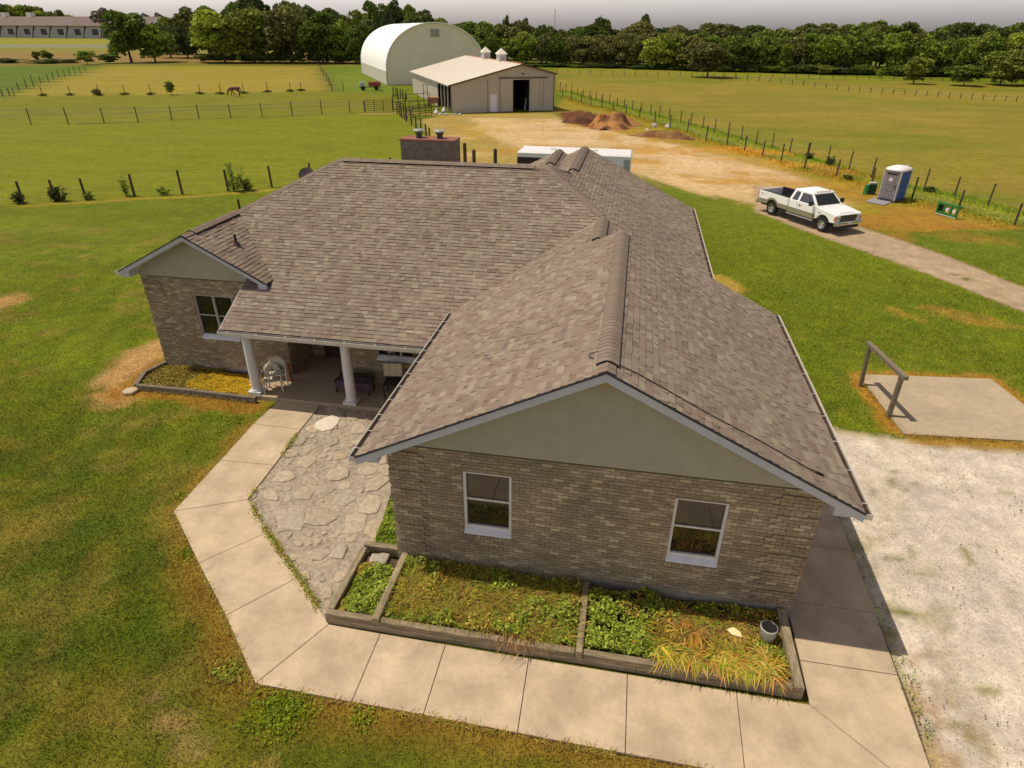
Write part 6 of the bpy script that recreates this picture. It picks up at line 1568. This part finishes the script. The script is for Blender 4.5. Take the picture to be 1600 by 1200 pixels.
tag(leaves('weeds', np.stack([x,y,.02+.03*rng.random(len(x))],1), .04, pick(len(x), [srgb(112,118,50), srgb(140,132,70), srgb(90,84,56)]), flat=.3), 'scattered tiny weeds growing through the gravel yard', 'weeds', kind='stuff')
def broad(px, py, r, n, label, pal):
    p = G(px, py); q = rng.normal(size=(n,2))*r*.5; k = sdpoly(p[0]+q[:,0], p[1]+q[:,1], base_poly) > .02; q = q[k]; n = len(q)
    tag(leaves('weeds', np.stack([p[0]+q[:,0], p[1]+q[:,1], .0+.05*rng.random(n)],1), .05, pick(n, pal, .15), flat=.35), label, 'weeds', kind='stuff')
LG = [srgb(150,170,30), srgb(130,158,30), srgb(164,176,44)]
broad(440,1108,.55,1500,'bright lime clover patch at the outer bend of the walkway', LG)
broad(295,860,.3,300,'lime-green weed patch on the lawn beside the left bend of the walkway', LG)
broad(368,655,.25,160,'lime-green weed between lawn and walkway near the porch', LG)
broad(284,775,.18,110,'small lime-green weed at the walkway corner', LG)
broad(565,1122,.25,160,'lime-green weed below the walkway joint', LG)
broad(360,1050,.3,300,'green weed patch left of the outer bend of the walkway', GREEN)

# pebbles on the gravel yard
n = 4500; x = rng.uniform(5.75,13,n); y = rng.uniform(5.5,17,n); k = sdpoly(x, y, [(5.72,5),(13,5),(13,16.6),(6.6,16.6),(5.72,15)]) < 0
x=x[k]; y=y[k]; n=len(x); s = rng.uniform(.006,.017,n); cx_ = np.stack([x,y,np.full(n,-.02)],1)
base = np.array([[1,0,0],[0,1,0],[-1,0,0],[0,-1,0],[0,0,.9]]); ang = rng.uniform(0,6.28,n); ca, sa = np.cos(ang), np.sin(ang)
Vp = np.zeros((n,5,3)); 
for j in range(5):
    bx_, by_, bz_ = base[j]*rng.uniform(.8,1.2); Vp[:,j,0] = x+(bx_*ca-by_*sa)*s; Vp[:,j,1] = y+(bx_*sa+by_*ca)*s; Vp[:,j,2] = bz_*s-.012+.012*rng.random(n)
id_ = (np.arange(n)*5)[:,None]; Fp = np.concatenate([id_+np.array([[0,1,4]]), id_+np.array([[1,2,4]]), id_+np.array([[2,3,4]]), id_+np.array([[3,0,4]])])
pb = npmesh('pebbles', Vp.reshape(-1,3), Fp, M('pebble', None, .9, .1, 20, 0, [(.55,.48,.38), (.42,.36,.28), (.68,.62,.52), (.33,.28,.22), (.6,.5,.38)]), n=3)
tag(pb, 'loose pale gravel stones scattered over the yard', 'gravel', kind='stuff')

def creep(P, n, wd, label, pal):
    P = np.array(P); seg = np.linalg.norm(np.diff(P, axis=0), axis=1); cs = np.concatenate([[0], np.cumsum(seg)]); t = rng.random(n)*cs[-1]
    x = np.interp(t, cs, P[:,0]); y = np.interp(t, cs, P[:,1]); k = rng.random(n) < .25+.9*sm(.4,.6, fbm(x*2.7,y*2.7)); x=x[k]; y=y[k]; m_ = len(x)
    a = rng.uniform(0,6.28,m_); x = x+rng.normal(size=m_)*wd; y = y+rng.normal(size=m_)*wd
    tag(blades('edge_grass', np.stack([x,y,np.full(m_,.0)],1), np.stack([np.cos(a),np.sin(a)],1), rng.uniform(.05,.14,m_), np.full(m_,.007), pick(m_, pal, .2), droop=.7, seg=2), label, 'grass', kind='stuff')
creep([(a-.03, b-.03) for a, b in WALK_OUT], 5200, .035, 'dry grass creeping over the outer edge of the walkway', OLIVE+STRAW+GREEN[:1])
creep([(-10.95,15.28),(-15.1,15.28),(-15.45,16.2),(-15.2,17.2)], 1600, .06, 'dry grass along the foot of the left timber edging', OLIVE+STRAW)
creep([G(1352,586),G(1350,598),G(1412,679),G(1600,690)], 2200, .07, 'dry grass round the edge of the concrete pad', OLIVE+STRAW)
# lawn grass blades
walk_poly = WALK_OUT+[(5.66,6.2),(5.66,30),(40,30),(40,60),(-15.3,60),(-15.3,17.3),(-15.5,15.2),(-10.3,15.2)]
walk_poly = [(-10.2,15.2)]+WALK_OUT+[(60,6.2),(60,60),(-15.25,60),(-15.25,17.2),(-15.6,16.2),(-15.2,15.15)]
def grass(x, y, L0, name, label, cat='grass'):
    n = len(x); c, k = ground_rgb(x, y); keep = k < .3; x=x[keep]; y=y[keep]; c=c[keep]; n = len(x); L0 = L0[keep]
    a = rng.uniform(0,6.28,n); wd = L0*.15
    dx, dy = np.cos(a)*wd, np.sin(a)*wd; lx = rng.normal(size=n)*L0*.45; ly = rng.normal(size=n)*L0*.45; h = L0*rng.uniform(.5,1,n)
    V_ = np.zeros((n,3,3)); V_[:,0] = np.stack([x-dx,y-dy,np.full(n,-.03)],1); V_[:,1] = np.stack([x+dx,y+dy,np.full(n,-.03)],1); V_[:,2] = np.stack([x+lx,y+ly,h-.02],1)
    clump = (.72+.62*fbm(x*3.1+5, y*3.1)[:,None]); cc = c*(1.8+rng.normal(size=(n,1))*.32).clip(.5,2.4)*clump
    o = npmesh(name, V_.reshape(-1,3), np.arange(3*n).reshape(n,3), grass_m, col=np.repeat(cc,3,axis=0), n=3); tag(o, label, cat, kind='stuff')
n = 420000; u = rng.random(n); y = 1.5+30*u**1.5; x = rng.uniform(-1.15,0,n)*(9+y*1.02)+rng.uniform(0,6,n)*(y < 6.4); x = np.where(y < 6.3, rng.uniform(-14,6,n), x)
k = (sdpoly(x, y, walk_poly) > .01) & (rng.random(n) < sm(31.5, 20, y)+.0); x=x[k]; y=y[k]
grass(x, y, .045+.03*rng.random(len(x)), 'lawn_grass', 'short mown grass of the lawn left of and below the walkway')
n = 110000; x = rng.uniform(3,22,n); y = rng.uniform(17,46,n); k = (rng.random(n) < sm(46,28,y)) &  (sdpoly(x, y, ccw([G(1350,598), G(1352,586), G(1548,593), G(1640,665), G(1640,692), G(1412,679)])) > .02); x=x[k]; y=y[k]
grass(x, y, .06+.05*rng.random(len(x)), 'lawn_grass', 'short mown grass of the lawn right of the house')
n = 45000; t = rng.random(n); i = rng.integers(0, len(FF)-1, n); Pf = np.array([G(a, b) for a, b, c in FF]); Pn = np.array([G(a, b) for a, b, c in FR])
p0 = Pf[i]*(1-t[:,None])+Pf[i+1]*t[:,None]; j = rng.integers(0, len(FR)-1, n); p1 = Pn[j]*(1-t[:,None])+Pn[j+1]*t[:,None]
sel = rng.random(n) < .5; pp = np.where(sel[:,None], p0, p1)+rng.normal(size=(n,2))*.7
grass(pp[:,0], pp[:,1], .10+.14*rng.random(n), 'long_grass', 'long rough grass along the two right-hand fences')
